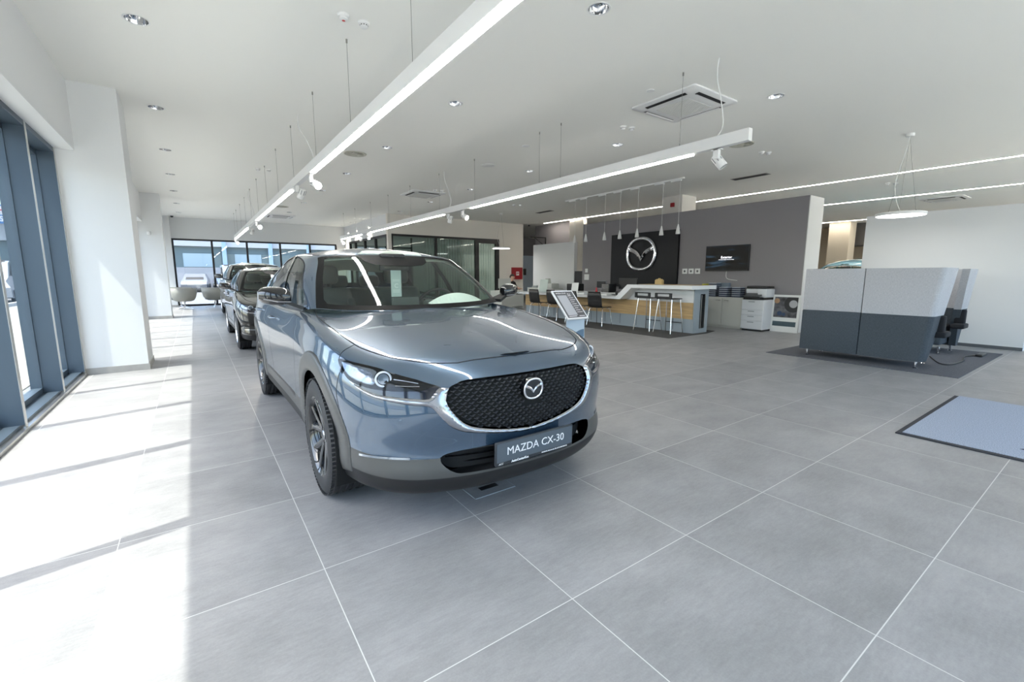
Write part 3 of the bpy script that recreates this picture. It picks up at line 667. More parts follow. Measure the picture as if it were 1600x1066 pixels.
def build_car(label, cat, loc, paint, clad=None, name='compact_suv', rim_m=None, glass=None, detail=True, scale=(1,1,1), rz=0):
    t = thing(name, label, cat, loc, rz); t.scale = scale
    B, H = SB, SH; st = 1.0
    nr, nc = B.n-1, B.m-1
    # wheel arch outlines on the side, as lattice loops
    def arch_loop(cy, cz, r, n=72):
        L = []
        for k in range(n):
            a = 2*PI*k/n; y = cy + r*math.cos(a); z = cz + r*math.sin(a)
            q = B.ray((3, y, z), (-1,0,0)) if z > .27 else None
            L.append(q)
        # below the sill: run the outline off the bottom edge of the lattice
        good = [q for q in L if q]; i0 = next(i for i in range(n) if L[i-1] is None and L[i] is not None)
        seq = [L[(i0+k)%n] for k in range(n)]; seq = [q for q in seq if q]
        return [(-.5+1e-3, seq[0][1])] + seq + [(-.5+1e-3, seq[-1][1])]
    def clampL(L): return [(min(max(a, 0), nr), min(max(b, 0), nc)) for a, b in L]
    arch = [clampL(arch_loop(y, z, R_OPEN)) for y, z in ARCH]
    j8 = B.lat((.81,.80,1.02))[1]; v8 = j8
    iE = B.lat((.80,1.25,1.01))[0]           # shoulder edge row
    iShelf = iE + (nr - iE)*.20
    u_cl = .222*nr; u_lo = .148*nr
    ax = [min(q[1] for q in a) for a in arch] + [max(q[1] for q in a) for a in arch]
    f0, r0, f1, r1 = ax[0], ax[1], ax[2], ax[3]
    def cut(u, L):   # v at which an arch outline crosses row u, on both flanks
        L = [q for q in L]; lo = [q for q in L if abs(q[0]-u) < 2.5]; c = np.mean([q[1] for q in L])
        return [np.mean([q[1] for q in lo if q[1] < c]), np.mean([q[1] for q in lo if q[1] > c])]
    def band(ua, ub, holes=(), **k):
        """strip of the shell between rows ua, ub, interrupted by the wheel openings"""
        out = []
        segs = [(0, 0), (1, 1)]
        A = [cut(max(ua, 1), arch[0]), cut(ub, arch[0])]; Cc = [cut(max(ua, 1), arch[1]), cut(ub, arch[1])]
        def side_pts(L, lo, hi, left, rev):
            c = np.mean([q[1] for q in L]); s_ = sorted([q for q in L if lo < q[0] < hi and ((q[1] < c) == left)]); return s_[::-1] if rev else s_
        out.append(patch(B, [(ua,0),(ua,A[0][0])] + side_pts(arch[0],ua,ub,True,False) + [(ub,A[1][0]),(ub,0)], holes, st, **k))
        out.append(patch(B, [(ua,A[0][1]),(ua,Cc[0][0])] + side_pts(arch[1],ua,ub,True,False) + [(ub,Cc[1][0]),(ub,A[1][1])] + side_pts(arch[0],ua,ub,False,True), (), st, **k))
        out.append(patch(B, [(ua,Cc[0][1]),(ua,nc),(ub,nc),(ub,Cc[1][1])] + side_pts(arch[1],ua,ub,False,True), (), st, **k))
        return out
    intake = loop_lat(B, INTAKE, 3); intake = [(a, 0 if i == 0 or i >= len(intake)-3+3 else b) for i, (a, b) in enumerate(intake)]
    def close0(pts3, k=3, smooth=True):
        """outline that starts and ends on the centreline x=0"""
        L = smooth_loop(pts3, k, False) if smooth else smooth_loop_lin(pts3, k, False)
        Q = [B.lat((max(p[0], 0), p[1], p[2])) for p in L]; Q[0] = (Q[0][0], 0.); Q[-1] = (Q[-1][0], 0.); return Q
    gr = close0(GRILLE); it = close0(INTAKE)
    head = loop_lat(B, HEAD_T + HEAD_B, 3)
    hood = [B.lat(p) for p in smooth_loop(HOOD, 4, False)]
    hood = [(84., 0.), (84., 4.), (83.8, 8.), (83.0, 13.)] + hood; hood_full = [(nr, 0.)] + hood + [(nr, v8)]
    # doors
    def door_loop(pts, ztop):
        return [B.ray((3, y, z), (-1,0,0)) for y, z in smooth_loop_lin(pts, 4)]
    dF = door_loop([(.83,.405),(1.82,.415),(1.835,.7),(1.835,.93),(1.3,.925),(.77,.92),(.655,.84),(.655,.72),(.76,.55)], 0)
    dR = door_loop([(1.845,.415),(2.38,.42),(2.40,.52),(2.52,.68),(2.66,.78),(2.70,.93),(2.2,.93),(1.845,.93)], 0)
    # doors reach up over the shoulder: replace the top edge by the shoulder row
    def lift(L, y0, y1):
        ct = B.lat((.84, y0, 1.0))[1]; return L
    def trimmed(L): return [(min(a, iE-.4), b) for a, b in L]
    def raise_top(pts, ya, yb):
        """pts: door outline below z=.92; top run at the shoulder row between ya and yb"""
        lo = [B.ray((3, y, z), (-1,0,0)) for y, z in smooth_loop_lin(pts, 4, False)]
        va, vb = B.lat((.80, ya, 1.03))[1], B.lat((.80, yb, 1.03))[1]
        top = [(iE+.6, v) for v in np.linspace(vb, va, 24)]
        return lo + top
    dF = raise_top([(.74,.93),(.655,.84),(.655,.72),(.76,.55),(.83,.405),(1.82,.415),(1.835,.7),(1.835,.93)], .80, 1.835)
    dR = raise_top([(1.85,.93),(1.85,.7),(1.85,.415),(2.36,.42),(2.385,.52),(2.50,.68),(2.64,.78),(2.70,.93)], 1.85, 2.70)
    def shrink(L, w=.10):
        c = np.array(L); n = len(c); a = 0
        for i in range(n): a += c[i-1][0]*c[i][1] - c[i][0]*c[i-1][1]
        tn = np.roll(c, -1, 0) - np.roll(c, 1, 0); nn = np.stack([-tn[:,1], tn[:,0]], 1)*(1 if a > 0 else -1)
        nn /= np.maximum(np.linalg.norm(nn, axis=1), 1e-9)[:,None]
        return [tuple(q) for q in c + nn*w]
    # full painted body above the cladding
    A0 = cut(u_cl, arch[0]); C0 = cut(u_cl, arch[1])
    def above(L): 
        q = [p for p in L if p[0] > u_cl]; return sorted(q, key=lambda p: p[1]) if False else q
    def arch_over(L):
        q = [p for p in L if p[0] > u_cl]; return q if q[0][1] < q[-1][1] else q[::-1]
    itc = [(u_cl, 0)] ; itu = [p for p in it if p[0] > u_cl]
    xin = max(p[1] for p in it if p[0] > u_cl-1)
    outer = [(it[0][0], 0.)] + [p for p in it[1:] if p[0] > u_cl+.05][:] + [(u_cl, xin+.2), (u_cl, A0[0])] + arch_over(arch[0]) + [(u_cl, A0[1]), (u_cl, C0[0])] + arch_over(arch[1]) + [(u_cl, C0[1]), (u_cl, nc), (iShelf, nc), (iShelf, v8), (hood[-1][0], v8)] + hood[::-1]
    # grille hole touches the centreline: split the front there
    outer = outer + [(gr[0][0], 0.)] + gr[1:-1] + [(gr[-1][0], 0.)]
    mk('body', paint, t, [patch(B, outer, [head, dF, dR], st)])
    mk('bonnet', paint, t, [patch(B, shrink_hood(hood_full, nr, v8), (), st, off=0.0)])
    for nm, L in (('front_door', dF), ('rear_door', dR)):
        for sd in ('L', 'R'): mk(nm, paint, t, [patch(B, shrink(L, .13), (), st)], sd)
    seam = smooth_ends(hood)
    for sd in ('L','R'): mk('bonnet_seam', M_deep, t, [ribbon(B, seam, .006, .0010)], sd)
    for pts in ([(.822,-.285,.862),(.790,-.262,.880),(.750,-.240,.898),(.722,-.222,.912)], [(.832,-.340,.800),(.846,-.335,.74),(.853,-.330,.68),(.846,-.36,.56),(.838,-.385,.45)]):
        sl_ = resamp_open([B.lat(p) for p in smooth_loop(pts, 4, False)], .8)
        for sd in ('L','R'): mk('panel_seam', M_deep, t, [ribbon(B, sl_, .0035, .0010)], sd)
    # black liner under the seams
    linL = [(u_cl, xin+1.5), (u_cl, A0[0])] + arch_over(arch[0]) + [(u_cl, A0[1]), (u_cl, C0[0])] + arch_over(arch[1]) + [(u_cl, C0[1]), (u_cl, nc), (iShelf, nc), (iShelf, v8), (nr, v8), (nr, 0), (gr[0][0]+1, 0.)] + [(a, b+.8) for a, b in gr[1:-1]] + [(u_cl+4, 16)]
    ln = mk('inner_liner', M_deep, t, [patch(B, linL, [head], 2.0, off=-.012)])
    # cladding and lower trim
    cm = clad or paint
    it_low = [p for p in it if p[0] <= u_cl+.05]
    d0 = band(u_lo, u_cl, ())
    d0[0] = patch(B, [(u_lo,0),(u_lo,cut(u_lo,arch[0])[0])] + [p for p in sorted([q for q in arch[0] if u_lo < q[0] < u_cl and q[1] < np.mean([z[1] for z in arch[0]])])] + [(u_cl,A0[0]), (u_cl, xin+.2)] + it_low[:-1] + [(it[-1][0], 0.)], (), st)
    mk('bumper_cladding', cm, t, d0)
    mk('lower_trim', M_trimb, t, band(0, u_lo))
    if clad:
        for cy, cz in ARCH:
            a_o = clampL(arch_loop(cy, cz, R_CLAD)); a_i = clampL(arch_loop(cy, cz, R_OPEN))
            a_o = [p for p in a_o if p[0] > .3]; a_i = [p for p in a_i if p[0] > .3]
            L = a_o + a_i[::-1]
            for sd in ('L', 'R'): mk('arch_cladding', cm, t, [patch(B, L, (), .7, off=.001, pillow=.010, pw=.03, skirt=.03)], sd)
    # wheel wells
    for cy, cz in ARCH:
        for sd in (-1, 1):
            w = MB(); rows = []
            for x in (.545, .70, .868): rows.append([(sd*x, cy+(R_OPEN+.012)*math.cos(a), cz+(R_OPEN+.012)*math.sin(a)) for a in np.linspace(-.42, PI+.42, 30)])
            w.surf(rows); n_ = 30; w.add([(sd*.545, cy, cz)] + rows[0], [(0, k+1, k+2) for k in range(29)])
            w.build('wheel_well', M_deep, t, smooth=60)
    fl = MB(); fl.box(-.55,.55,-.62,3.3,.21,.27); fl.box(-.78,.78,.55,2.3,.225,.28); fl.build('underfloor', M_trimb, t)
    for cy, cz in ((.09,.345),(2.80,.345)):
        for sd in (-1, 1): wheel_parts(t, 'wheel', (sd*.775, cy, .345), sd, rim_m=rim_m, tyre_detail=detail)
    # grille: recessed bed plus rows of small winged studs
    bed = patch(B, [(gr[0][0], 0.)] + gr[1:-1] + [(gr[-1][0], 0.)], (), 1.5, off=-.030)
    gpart = mk('grille', M_deep, t, [bed])
    rim_ = MB()
    studs = MB(); yb = {}
    if detail:
        gx = np.array([p[0] for p in B.ev(gr)]); gz = np.array([p[2] for p in B.ev(gr)]); poly = [(x, z) for x, z in zip(gx, gz)]; poly = poly + [(-x, z) for x, z in poly[::-1]]
        for r in range(19):
            z = .498 + r*.0155
            for c in range(-13, 14):
                x = (c + .5*(r % 2))*.040
                if not inside([(x, z)], poly)[0] or seg_dist([(x, z)], poly)[0] < .006: continue
                if math.hypot(x, (z-.668)) < .062: continue
                h = B.bvh.ray_cast(Vector((abs(x), -2, z)), Vector((0,1,0)))
                if not h[0]: continue
                y = h[0].y; s_ = -1 if x < 0 else 1; nx = h[1].x*(s_ if h[1].y < 0 else -s_)*.6
                w_, q = .0155, .004
                def P_(a, b, d): return (x+a, y+d + a*nx*1.6, z+b)
                studs.add([P_(-w_,.0035,.006), P_(0,-.002,-.004), P_(w_,.0035,.006), P_(w_*.8,-.002,.010), P_(0,-.0075,.004), P_(-w_*.8,-.002,.010), P_(-w_,.004,.016), P_(0,-.001,.014), P_(w_,.004,.016)],
                          [(0,1,4,5),(1,2,3,4),(0,6,7,1),(1,7,8,2)])
        studs.build('grille_mesh', mat('grille_black', (.10,.105,.115), .25, metal=.3, spec=.7), gpart, fix=False)
    else:
        for r in range(12): 
            z = .50+r*.024; bar = [ (x, (B.bvh.ray_cast(Vector((abs(x),-2,z)),Vector((0,1,0)))[0] or Vector((0,-.8,z))).y+.006, z) for x in np.linspace(-.40+.004*abs(r-7)**1.6,.40-.004*abs(r-7)**1.6,17)]
            studs.tube(bar, .004, 6)
        studs.build('grille_bars', M_glossb, gpart)
    wl = close0(WING_O, 3)
    ring_in = close0(GRILLE[4:], 3); ring_in = [(a, b) for a, b in ring_in]; ring_in[0] = B.lat(GRILLE[4])
    wi = [B.lat(p) for p in smooth_loop([GRILLE[4]] + WING_I + [WING_O[0]], 3, False)]
    wing = [B.lat(WING_O[0])] + wl[1:-1] + [(wl[-1][0], 0.)] + [(ring_in[-1][0], 0.)] + ring_in[::-1][1:] + wi[1:-1]
    wl[0] = B.lat(WING_O[0])
    mk('chrome_wing', M_chrome_s, t, [patch(B, wing, (), .6, off=.001, pillow=.011, pw=.016, skirt=.012)])
    bez = [B.lat(p) for p in smooth_loop(HEAD_B[::-1] + [HEAD_T[-1]], 3, False)] + [B.lat(p) for p in smooth_loop([(.470,-.735,.752)]+WING_I + [WING_O[0]], 3, False)]
    for sd in ('L', 'R'): mk('lamp_bezel', mat('bezel_navy', (.012,.014,.022), .08, coat=1), t, [patch(B, bez, (), .7, off=.0015)], sd)
    # intake
    mk('intake', M_deep, t, [patch(B, [(it[0][0],0.)] + it[1:-1] + [(it[-1][0],0.)], (), 1.5, off=-.07)])
    fin = MB()
    for z in (.352, .385, .415):
        fin.tube([(x, -.775+.28*x*x*1.0+abs(x)**3*.35, z) for x in np.linspace(-.44,.44,19)], .005, 6)
    fin.build('intake_fins', M_glossb, t)
    lip = [B.lat(p) for p in smooth_loop(INTAKE, 3, False)]; 
    # headlights
    for sd, sg in (('L', -1), ('R', 1)):
        hh = MB(); hl = mk('headlight', M_deep, t, [patch(B, head, (), .8, off=-.034)], sd)
        P, T, N = patch(B, head, (), .8, off=.0, skirt=0)
        A = B.ev(resamp(head, .8)); Nn = B.ev(resamp(head, .8), B.N); a = A; b = A - Nn*.035; n = len(A)
        wb = MB(); wb.add([(sg*p[0],p[1],p[2]) for p in list(a)+list(b)], [(i,(i+1)%n,n+(i+1)%n,n+i) for i in range(n)]); wb.build('lamp_wall', M_glossb, hl, smooth=180)
        refl = [B.lat(p) for p in smooth_loop([(.812,-.30,.853),(.770,-.41,.845),(.715,-.50,.832),(.715,-.53,.80),(.735,-.54,.760),(.78,-.485,.768),(.812,-.42,.785),(.822,-.36,.803),(.820,-.32,.825)], 3)]
        mk('reflector', mat('faceted_chrome', (.24,.28,.34), .22, metal=1, bump=(55,1.0,(1,1,1))), hl, [patch(B, refl, (), .5, off=-.012, pillow=.006, pw=.02)], sd)
        c = Vector((sg*.690,-.556,.787)); d = Vector((sg*.25,-.95,.06)).normalized()
        q = d.to_track_quat('Z','Y').to_matrix().to_4x4(); M = Matrix.Translation(c) @ q
        rg = MB(); rg.lathe([(.0,-.012),(.018,-.004),(.024,.002),(.026,.0),(.027,-.02)], 32, M); rg.build('projector_lens', mat('projector_glass', (.20,.25,.30), .04, coat=1, spec=.9), hl, smooth=60)
        rg = MB(); rg.lathe([(.030,0),(.033,.004),(.038,.004),(.040,0),(.037,-.004),(.032,-.004),(.030,0)], 40, M); rg.build('running_light_ring', M_led, hl, smooth=80)
        rg = MB(); rg.lathe([(.041,.001),(.043,-.014),(.036,-.02)], 40, M); rg.build('lamp_barrel', M_chrome_s, hl, smooth=60)
        st_ = MB(); st_.tube([(sg*p[0], p[1]+.012, p[2]) for p in ((.655,-.628,.760),(.61,-.66,.757),(.56,-.692,.756))], .004, 6); st_.tube([(sg*p[0], p[1]+.016, p[2]) for p in ((.655,-.615,.79),(.61,-.648,.782),(.56,-.682,.77))], .003, 6)
        st_.build('lamp_blade', M_chrome_s, hl, smooth=60)
        mk('lamp_lens', M_lens, hl, [patch(B, head, (), 1.0, off=.002)], sd)
        # daytime strip low on the bumper
        dl = MB(); dp = [B.lat(p) for p in smooth_loop([(.800,-.478,.410),(.74,-.575,.414),(.68,-.637,.414),(.618,-.680,.412)], 4, False)]
        mk('daytime_strip', mat('clear_strip', (.50,.54,.60), .12, metal=.8, coat=1), t, [ribbon(B, dp, .011, .004)], sd)
    # badge and plate
    eb = MB(); hy = B.bvh.ray_cast(Vector((0.001,-2,.70)), Vector((0,1,0)))[0]
    Mx = frame_M((0, -.838, .699), (1,0,0), (0,-.06,1)); 
    disc = MB(); 
    sh = [(.066*math.cos(2*PI*k/48), .060*math.sin(2*PI*k/48)) for k in range(48)]
    disc.add([Mx @ Vector((x,z,0)) for x,z in sh] + [Mx @ Vector((x,z,-.03)) for x,z in sh], [tuple(range(48))] + [(i,(i+1)%48,48+(i+1)%48,48+i) for i in range(48)])
    bd = disc.build('badge', M_glossb, t, smooth=30); emblem_shapes(eb, .058, Mx, .007); eb.build('badge_emblem', M_chrome, bd, smooth=50)
    if detail:
        pl = MB(); tilt = frame_M((0, -.868, .400), (1,0,0), (0,-.03,1))
        pl.rbox(-.255,.255,-.058,.066,-.016,0, .006, tilt); plo = pl.build('number_plate', mat('plate_holder', (.03,.034,.04), .35), t, smooth=30)
        pf = MB(); pf.box(-.247,.247,-.040,.058,.0,.0015, tilt); pf.build('plate_face', M_plate, plo)
        vs, fs = text_mesh('MAZDA CX-30', .058, .0006, 0); tx = MB(); tx.add([tilt @ Vector((v.x, v.y+.010, v.z+.0022)) for v in vs], fs)
        vs, fs = text_mesh('AutoCenterKos', .0165, .0006, .0007); tx.add([tilt @ Vector((v.x-.105, v.y-.0485, v.z+.001)) for v in vs], fs)
        vs, fs = text_mesh('MARIBOR, Kolodvorska 78, AUTOCENTERKOS', .0088, .0005, .0003); tx.add([tilt @ Vector((v.x+.125, v.y-.048, v.z+.001)) for v in vs], fs)
        vs, fs = text_mesh('ACC', .013, .0005, 0); tx.add([tilt @ Vector((v.x-.222+.3*v.y, v.y-.049, v.z+.001)) for v in vs], fs)
        tx.build('plate_lettering', M_letter, plo, fix=False)
        # parking sensors
        for sg in (-1, 1):
            for (x, z) in ((.655,.600),):
                r_ = B.bvh.ray_cast(Vector((x,-2,z)), Vector((0,1,0)))
                if r_[0]:
                    nn = r_[1] if r_[1].y < 0 else -r_[1]; c = Vector((sg*r_[0].x, r_[0].y, r_[0].z)); nn = Vector((sg*nn.x, nn.y, nn.z))
                    s_ = MB(); s_.lathe([(0,.0008),(.0095,.0008),(.0115,.0003),(.0122,-.003)], 24, Matrix.Translation(c) @ nn.to_track_quat('Z','Y').to_matrix().to_4x4()); s_.build('parking_sensor', paint, t, smooth=30)
    # ------------------------------------------------ greenhouse
    hn, hm = H.n-1, H.m-1
    def U(u, v): return (u*hn, v*hm)
    ws_o = [U(.004,0), U(.004,.10), U(.004,.18), U(.004,.205), U(.03,.206), U(.25,.204), U(.45,.201), U(.525,.199), U(.535,.185), U(.535,.1), U(.535,0)]
    ws_i = [U(.040,0), U(.040,.1), U(.040,.160), U(.045,.176), U(.08,.184), U(.25,.184), U(.44,.181), U(.485,.178), U(.500,.165), U(.502,.085), U(.44,.078), U(.40,.06), U(.385,.03), U(.385,0)]
    sF = [U(.045,.252), U(.20,.257), U(.385,.268), U(.45,.290), U(.490,.330), U(.515,.380), U(.52,.412), U(.35,.420), U(.045,.425)]
    sR = [U(.045,.452), U(.35,.446), U(.52,.438), U(.515,.50), U(.48,.56), U(.38,.61), U(.22,.64), U(.10,.65), U(.045,.645)]
    rw = [U(.12,1), U(.12,.90), U(.14,.835), U(.45,.86), U(.50,.90), U(.50,1)]
    def dens(L, n=4): return [tuple(q) for q in smooth_loop(L, n)]
    # windshield outline keeps its centreline points straight
    sFo, sRo = dens(sF), dens(sR)
    ho = [(0,0),(0,hm),(hn,hm),(hn,0),(ws_o[-1][0],0.)] + ws_o[::-1][1:-1] + [(ws_o[0][0], 0.)]
    ho = [(ws_o[-1][0], 0.), (hn, 0.), (hn, hm), (rw[-1][0], hm)] + rw[::-1][1:-1] + [(rw[0][0], hm), (0, hm), (0, 0), (ws_o[0][0], 0.)] + ws_o[1:-1]
    mk('roof_and_pillars', paint, t, [patch(H, ho, [sFo, sRo], 1.0)])
    gl = glass or M_cglass
    mk('windscreen', gl, t, [patch(H, ws_o, (), 2.0, off=-.001)])
    fr = [(ws_o[0][0],0.)] + ws_o[1:-1] + [(ws_o[-1][0],0.), (ws_i[-1][0],0.)] + ws_i[::-1][1:-1] + [(ws_i[0][0],0.)]
    mk('windscreen_border', mat('frit_black', (.006,.006,.006), .5, spec=.15), t, [patch(H, fr, (), 1.0, off=.0008)])
    mk('rear_window', M_cglass2, t, [patch(H, rw, (), 3.0, off=-.001)])
    for nm, L in (('front_side_window', sF), ('rear_side_window', sR)):
        for sd in ('L', 'R'):
            g = mk(nm, M_cglass2, t, [patch(H, dens(L), (), 3.0, off=-.003)], sd)
            mk('window_seal', M_trimb, g, [patch(H, dens(scale_loop(L, 1.06)), [dens(scale_loop(L, .975))], .7, off=.0015)], sd)
    bp = [U(.05,.427), U(.05,.450), U(.35,.444), U(.52,.436), U(.52,.414), U(.35,.422)]
    for sd in ('L', 'R'):
        mk('door_pillar', M_glossb, t, [patch(H, bp, (), 1.0, off=.002)], sd)
        mk('belt_moulding', mat('dark_chrome', (.10,.11,.12), .2, metal=.8), t, [ribbon(H, [U(.028, v) for v in np.linspace(.235,.66,40)], .016, .004)], sd)
        mk('roof_channel', M_trimb, t, [ribbon(H, [U(.605, v) for v in np.linspace(.212,.72,50)], .020, .002)], sd)
    mk('headliner', M_liner, t, [patch(H, [U(.505,0), U(.505,.185), U(.03,.192), U(.03,.243), U(.38,.258), U(.52,.33), U(.53,.60), U(.62,1), (hn,hm), (hn,0)], (), 2.0, off=-.025)])
    # cabin
    d = MB(); sec = [(.50,1.005),(.66,1.035),(.86,1.03),(.97,.985),(1.0,.90),(.98,.55),(.55,.45)]
    d.add([(x, y, z - .035*(abs(x)/.70)**2) for x in (-.70,-.35,0,.35,.70) for y, z in sec], [(i*7+k, i*7+(k+1)%7, (i+1)*7+(k+1)%7, (i+1)*7+k) for i in range(4) for k in range(7)])
    d.box(-.10,.12,.86,.90,1.03,1.10); d.rbox(.18,.56,.72,.92,1.02,1.075,.02)
    d.build('dashboard', M_dash, t, smooth=50)
    f = MB(); f.box(-.72,.72,.6,3.0,.28,.34); f.box(-.14,.14,1.0,1.9,.3,.62); f.rbox(-.09,.09,1.5,1.9,.6,.72,.02); f.build('cabin_floor', M_dash, t)
    for x in (-.36, .36):
        s_ = MB(); s_.rbox(x-.25,x+.25,1.32,1.85,.42,.60,.05); Ms = Matrix.Translation((x,1.82,.56)) @ Matrix.Rotation(math.radians(-14),4,'X')
        s_.rbox(-.24,.24,-.06,.08,0,.62,.06, Ms, 3); s_.rbox(-.25,-.17,-.10,.06,.05,.50,.03,Ms); s_.rbox(.17,.25,-.10,.06,.05,.50,.03,Ms)
        so_ = s_.build('front_seat', M_cloth, t, smooth=50)
        hr = MB(); hr.rbox(-.13,.13,-.05,.05,.655,.835,.045, Ms, 3); hr.cyl(Ms @ Vector((-.05,0,.58)), Ms @ Vector((-.05,0,.68)), .007); hr.cyl(Ms @ Vector((.05,0,.58)), Ms @ Vector((.05,0,.68)), .007); hr.build('headrest', M_cloth, so_, smooth=50)
    s_ = MB(); s_.rbox(-.62,.62,2.28,2.75,.44,.60,.05); Ms = Matrix.Translation((0,2.72,.58)) @ Matrix.Rotation(math.radians(-20),4,'X'); s_.rbox(-.62,.62,-.06,.08,0,.58,.05, Ms, 3)
    for x in (-.38, 0, .38): s_.rbox(x-.12,x+.12,-.04,.05,.60,.74,.04, Ms, 3)
    s_.build('rear_bench', M_cloth, t, smooth=50)
    sw = MB(); Mw = Matrix.Translation((.36,1.06,.99)) @ Matrix.Rotation(math.radians(-65),4,'X'); c_ = [Mw @ Vector((.185*math.cos(a), .185*math.sin(a), 0)) for a in np.linspace(0,2*PI,33)[:-1]]
    sw.tube(c_, .014, 8, closed=True); sw.rbox(-.07,.07,-.055,.055,-.02,.03,.02, Mw); sw.box(-.18,.18,-.014,.014,-.008,.008, Mw); sw.box(-.012,.012,-.18,0,-.008,.008, Mw); sw.build('steering_wheel', M_blackp, t, smooth=40)
    rm_ = MB(); rm_.rbox(-.13,.13,1.06,1.085,1.315,1.385,.02); rm_.cyl((0,1.07,1.38),(0,1.10,1.44),.012); rm_.rbox(-.11,.11,1.085,1.20,1.415,1.46,.02)
    rm_.build('interior_mirror', M_blackp, t, smooth=40)
    if detail:
        tg = MB(); tg.box(-.045,.045,1.045,1.047,1.10,1.32); tgo = tg.build('hanging_tag', mat('tag_card', (.60,.66,.66), .6), t)
        vs, fs = text_mesh('C', .05, .0004, .001); k = MB(); Mt = frame_M((0,1.044,1.19),(1,0,0),(0,0,1)); k.add([Mt @ v for v in vs], fs)
        for z in (1.155,1.145,1.135,1.23,1.24): k.box(-.03,.03,1.0435,1.045,z,z+.004)
        k.build('tag_print', M_letter, tgo, fix=False)
        sh_ = MB(); sh_.surf([[(.40+x, .62+y*.9-.10*(x/.26)**2*0, 1.045+.085*(1-(x/.27)**2)*(y/.12)+.004) for x in np.linspace(-.26,.26,15)] for y in (0,.12)]); sh_.build('dash_card', M_paper, t)
    # mirrors
    for sg, sd in ((-1,'L'),(1,'R')):
        mm = MB(); rows = []
        prof = [(.0,.55),(.06,.85),(.3,1.0),(.65,.97),(.88,.80),(1.0,.42)]
        for tt, hgt in prof:
            x = lerp(.865, 1.052, tt); row = []
            for k in range(20):
                a = 2*PI*k/20; cz = 1.135+.012*tt; hz = .062*hgt; dy = .085*(hgt**.7)
                yy = math.cos(a); zz = math.sin(a); zz = math.copysign(abs(zz)**.8, zz); 
                row.append((sg*x, .745+.055*tt + (-dy*.9 if yy < 0 else dy*.45)*abs(yy)**.8, cz + hz*zz))
            rows.append(row)
        mm.surf([r + [r[0]] for r in rows]); mm.add(rows[0], [tuple(range(20))]); mm.add(rows[-1], [tuple(range(20))])
        mo = mm.build('door_mirror', M_glossb, t, smooth=60)
        ft = MB(); ft.add([(sg*.80,.66,1.045),(sg*.80,.84,1.045),(sg*.90,.80,1.09),(sg*.90,.70,1.09),(sg*.80,.66,1.07),(sg*.80,.84,1.07),(sg*.90,.80,1.115),(sg*.90,.70,1.115)], [(0,1,2,3),(4,5,6,7),(0,3,7,4),(1,2,6,5),(0,1,5,4)]); ft.build('mirror_foot', M_trimb, mo)
        ac = MB(); ac.tube([(sg*.872,.672,1.102),(sg*.95,.668,1.106),(sg*1.03,.70,1.125)], .004, 6); ac.build('indicator_strip', M_chrome_s, mo)
        for (y, z) in ((1.66,.925),(2.50,.945)):
            r_ = B.bvh.ray_cast(Vector((3,y,z)), Vector((-1,0,0)))[0]
            if r_:
                hd = MB(); hd.tube([(sg*(r_.x-.004),y-.09,z),(sg*(r_.x+.026),y-.065,z),(sg*(r_.x+.030),y,z+.002),(sg*(r_.x+.026),y+.075,z),(sg*(r_.x-.004),y+.095,z)], [.008,.011,.012,.012,.008], 10); hd.build('door_handle', paint if clad else M_chrome_s, t, smooth=60)
    tl = [B.lat(p) for p in smooth_loop([(.80,3.28,.86),(.60,3.42,.87),(.42,3.46,.87),(.42,3.45,.93),(.62,3.40,.94),(.80,3.26,.96)], 3)]
    for sd in ('L','R'): mk('tail_lamp', mat('red_lens', (.35,.01,.012), .1, coat=1), t, [patch(B, tl, (), 1.0, off=.006, skirt=.01)], sd)
    return t
def scale_loop(L, k):
    c = np.mean(L, 0); return [tuple(c + (np.array(p)-c)*np.array((1+(k-1)*1.6, k))) for p in L]
def smooth_ends(L):
    return resamp_open(L, .8)
def resamp_open(L, st):
    out = []
    for a, b in zip(L[:-1], L[1:]):
        a = np.array(a); b = np.array(b); k = max(1, int(np.linalg.norm(b-a)/st)); out += [tuple(a+(b-a)*q/k) for q in range(k)]
    return out + [tuple(L[-1])]
def shrink_hood(L, nr, v8):
    c = np.array(L, float); out = []
    for i, (a, b) in enumerate(c):
        out.append((min(nr, a + (0.10 if 0 < i < len(c)-1 else 0)), b))
    return out
SB, SH = car_surfs()
M_paint = mat('blue_grey_paint', (.048,.092,.150), .27, metal=.55, coat=1, coat_rough=.008, coat_ior=1.8)
build_car('blue-grey compact SUV with grey arch cladding parked nearest on the tiles', 'car', (1.39,2.613,0), M_paint, M_cladd)
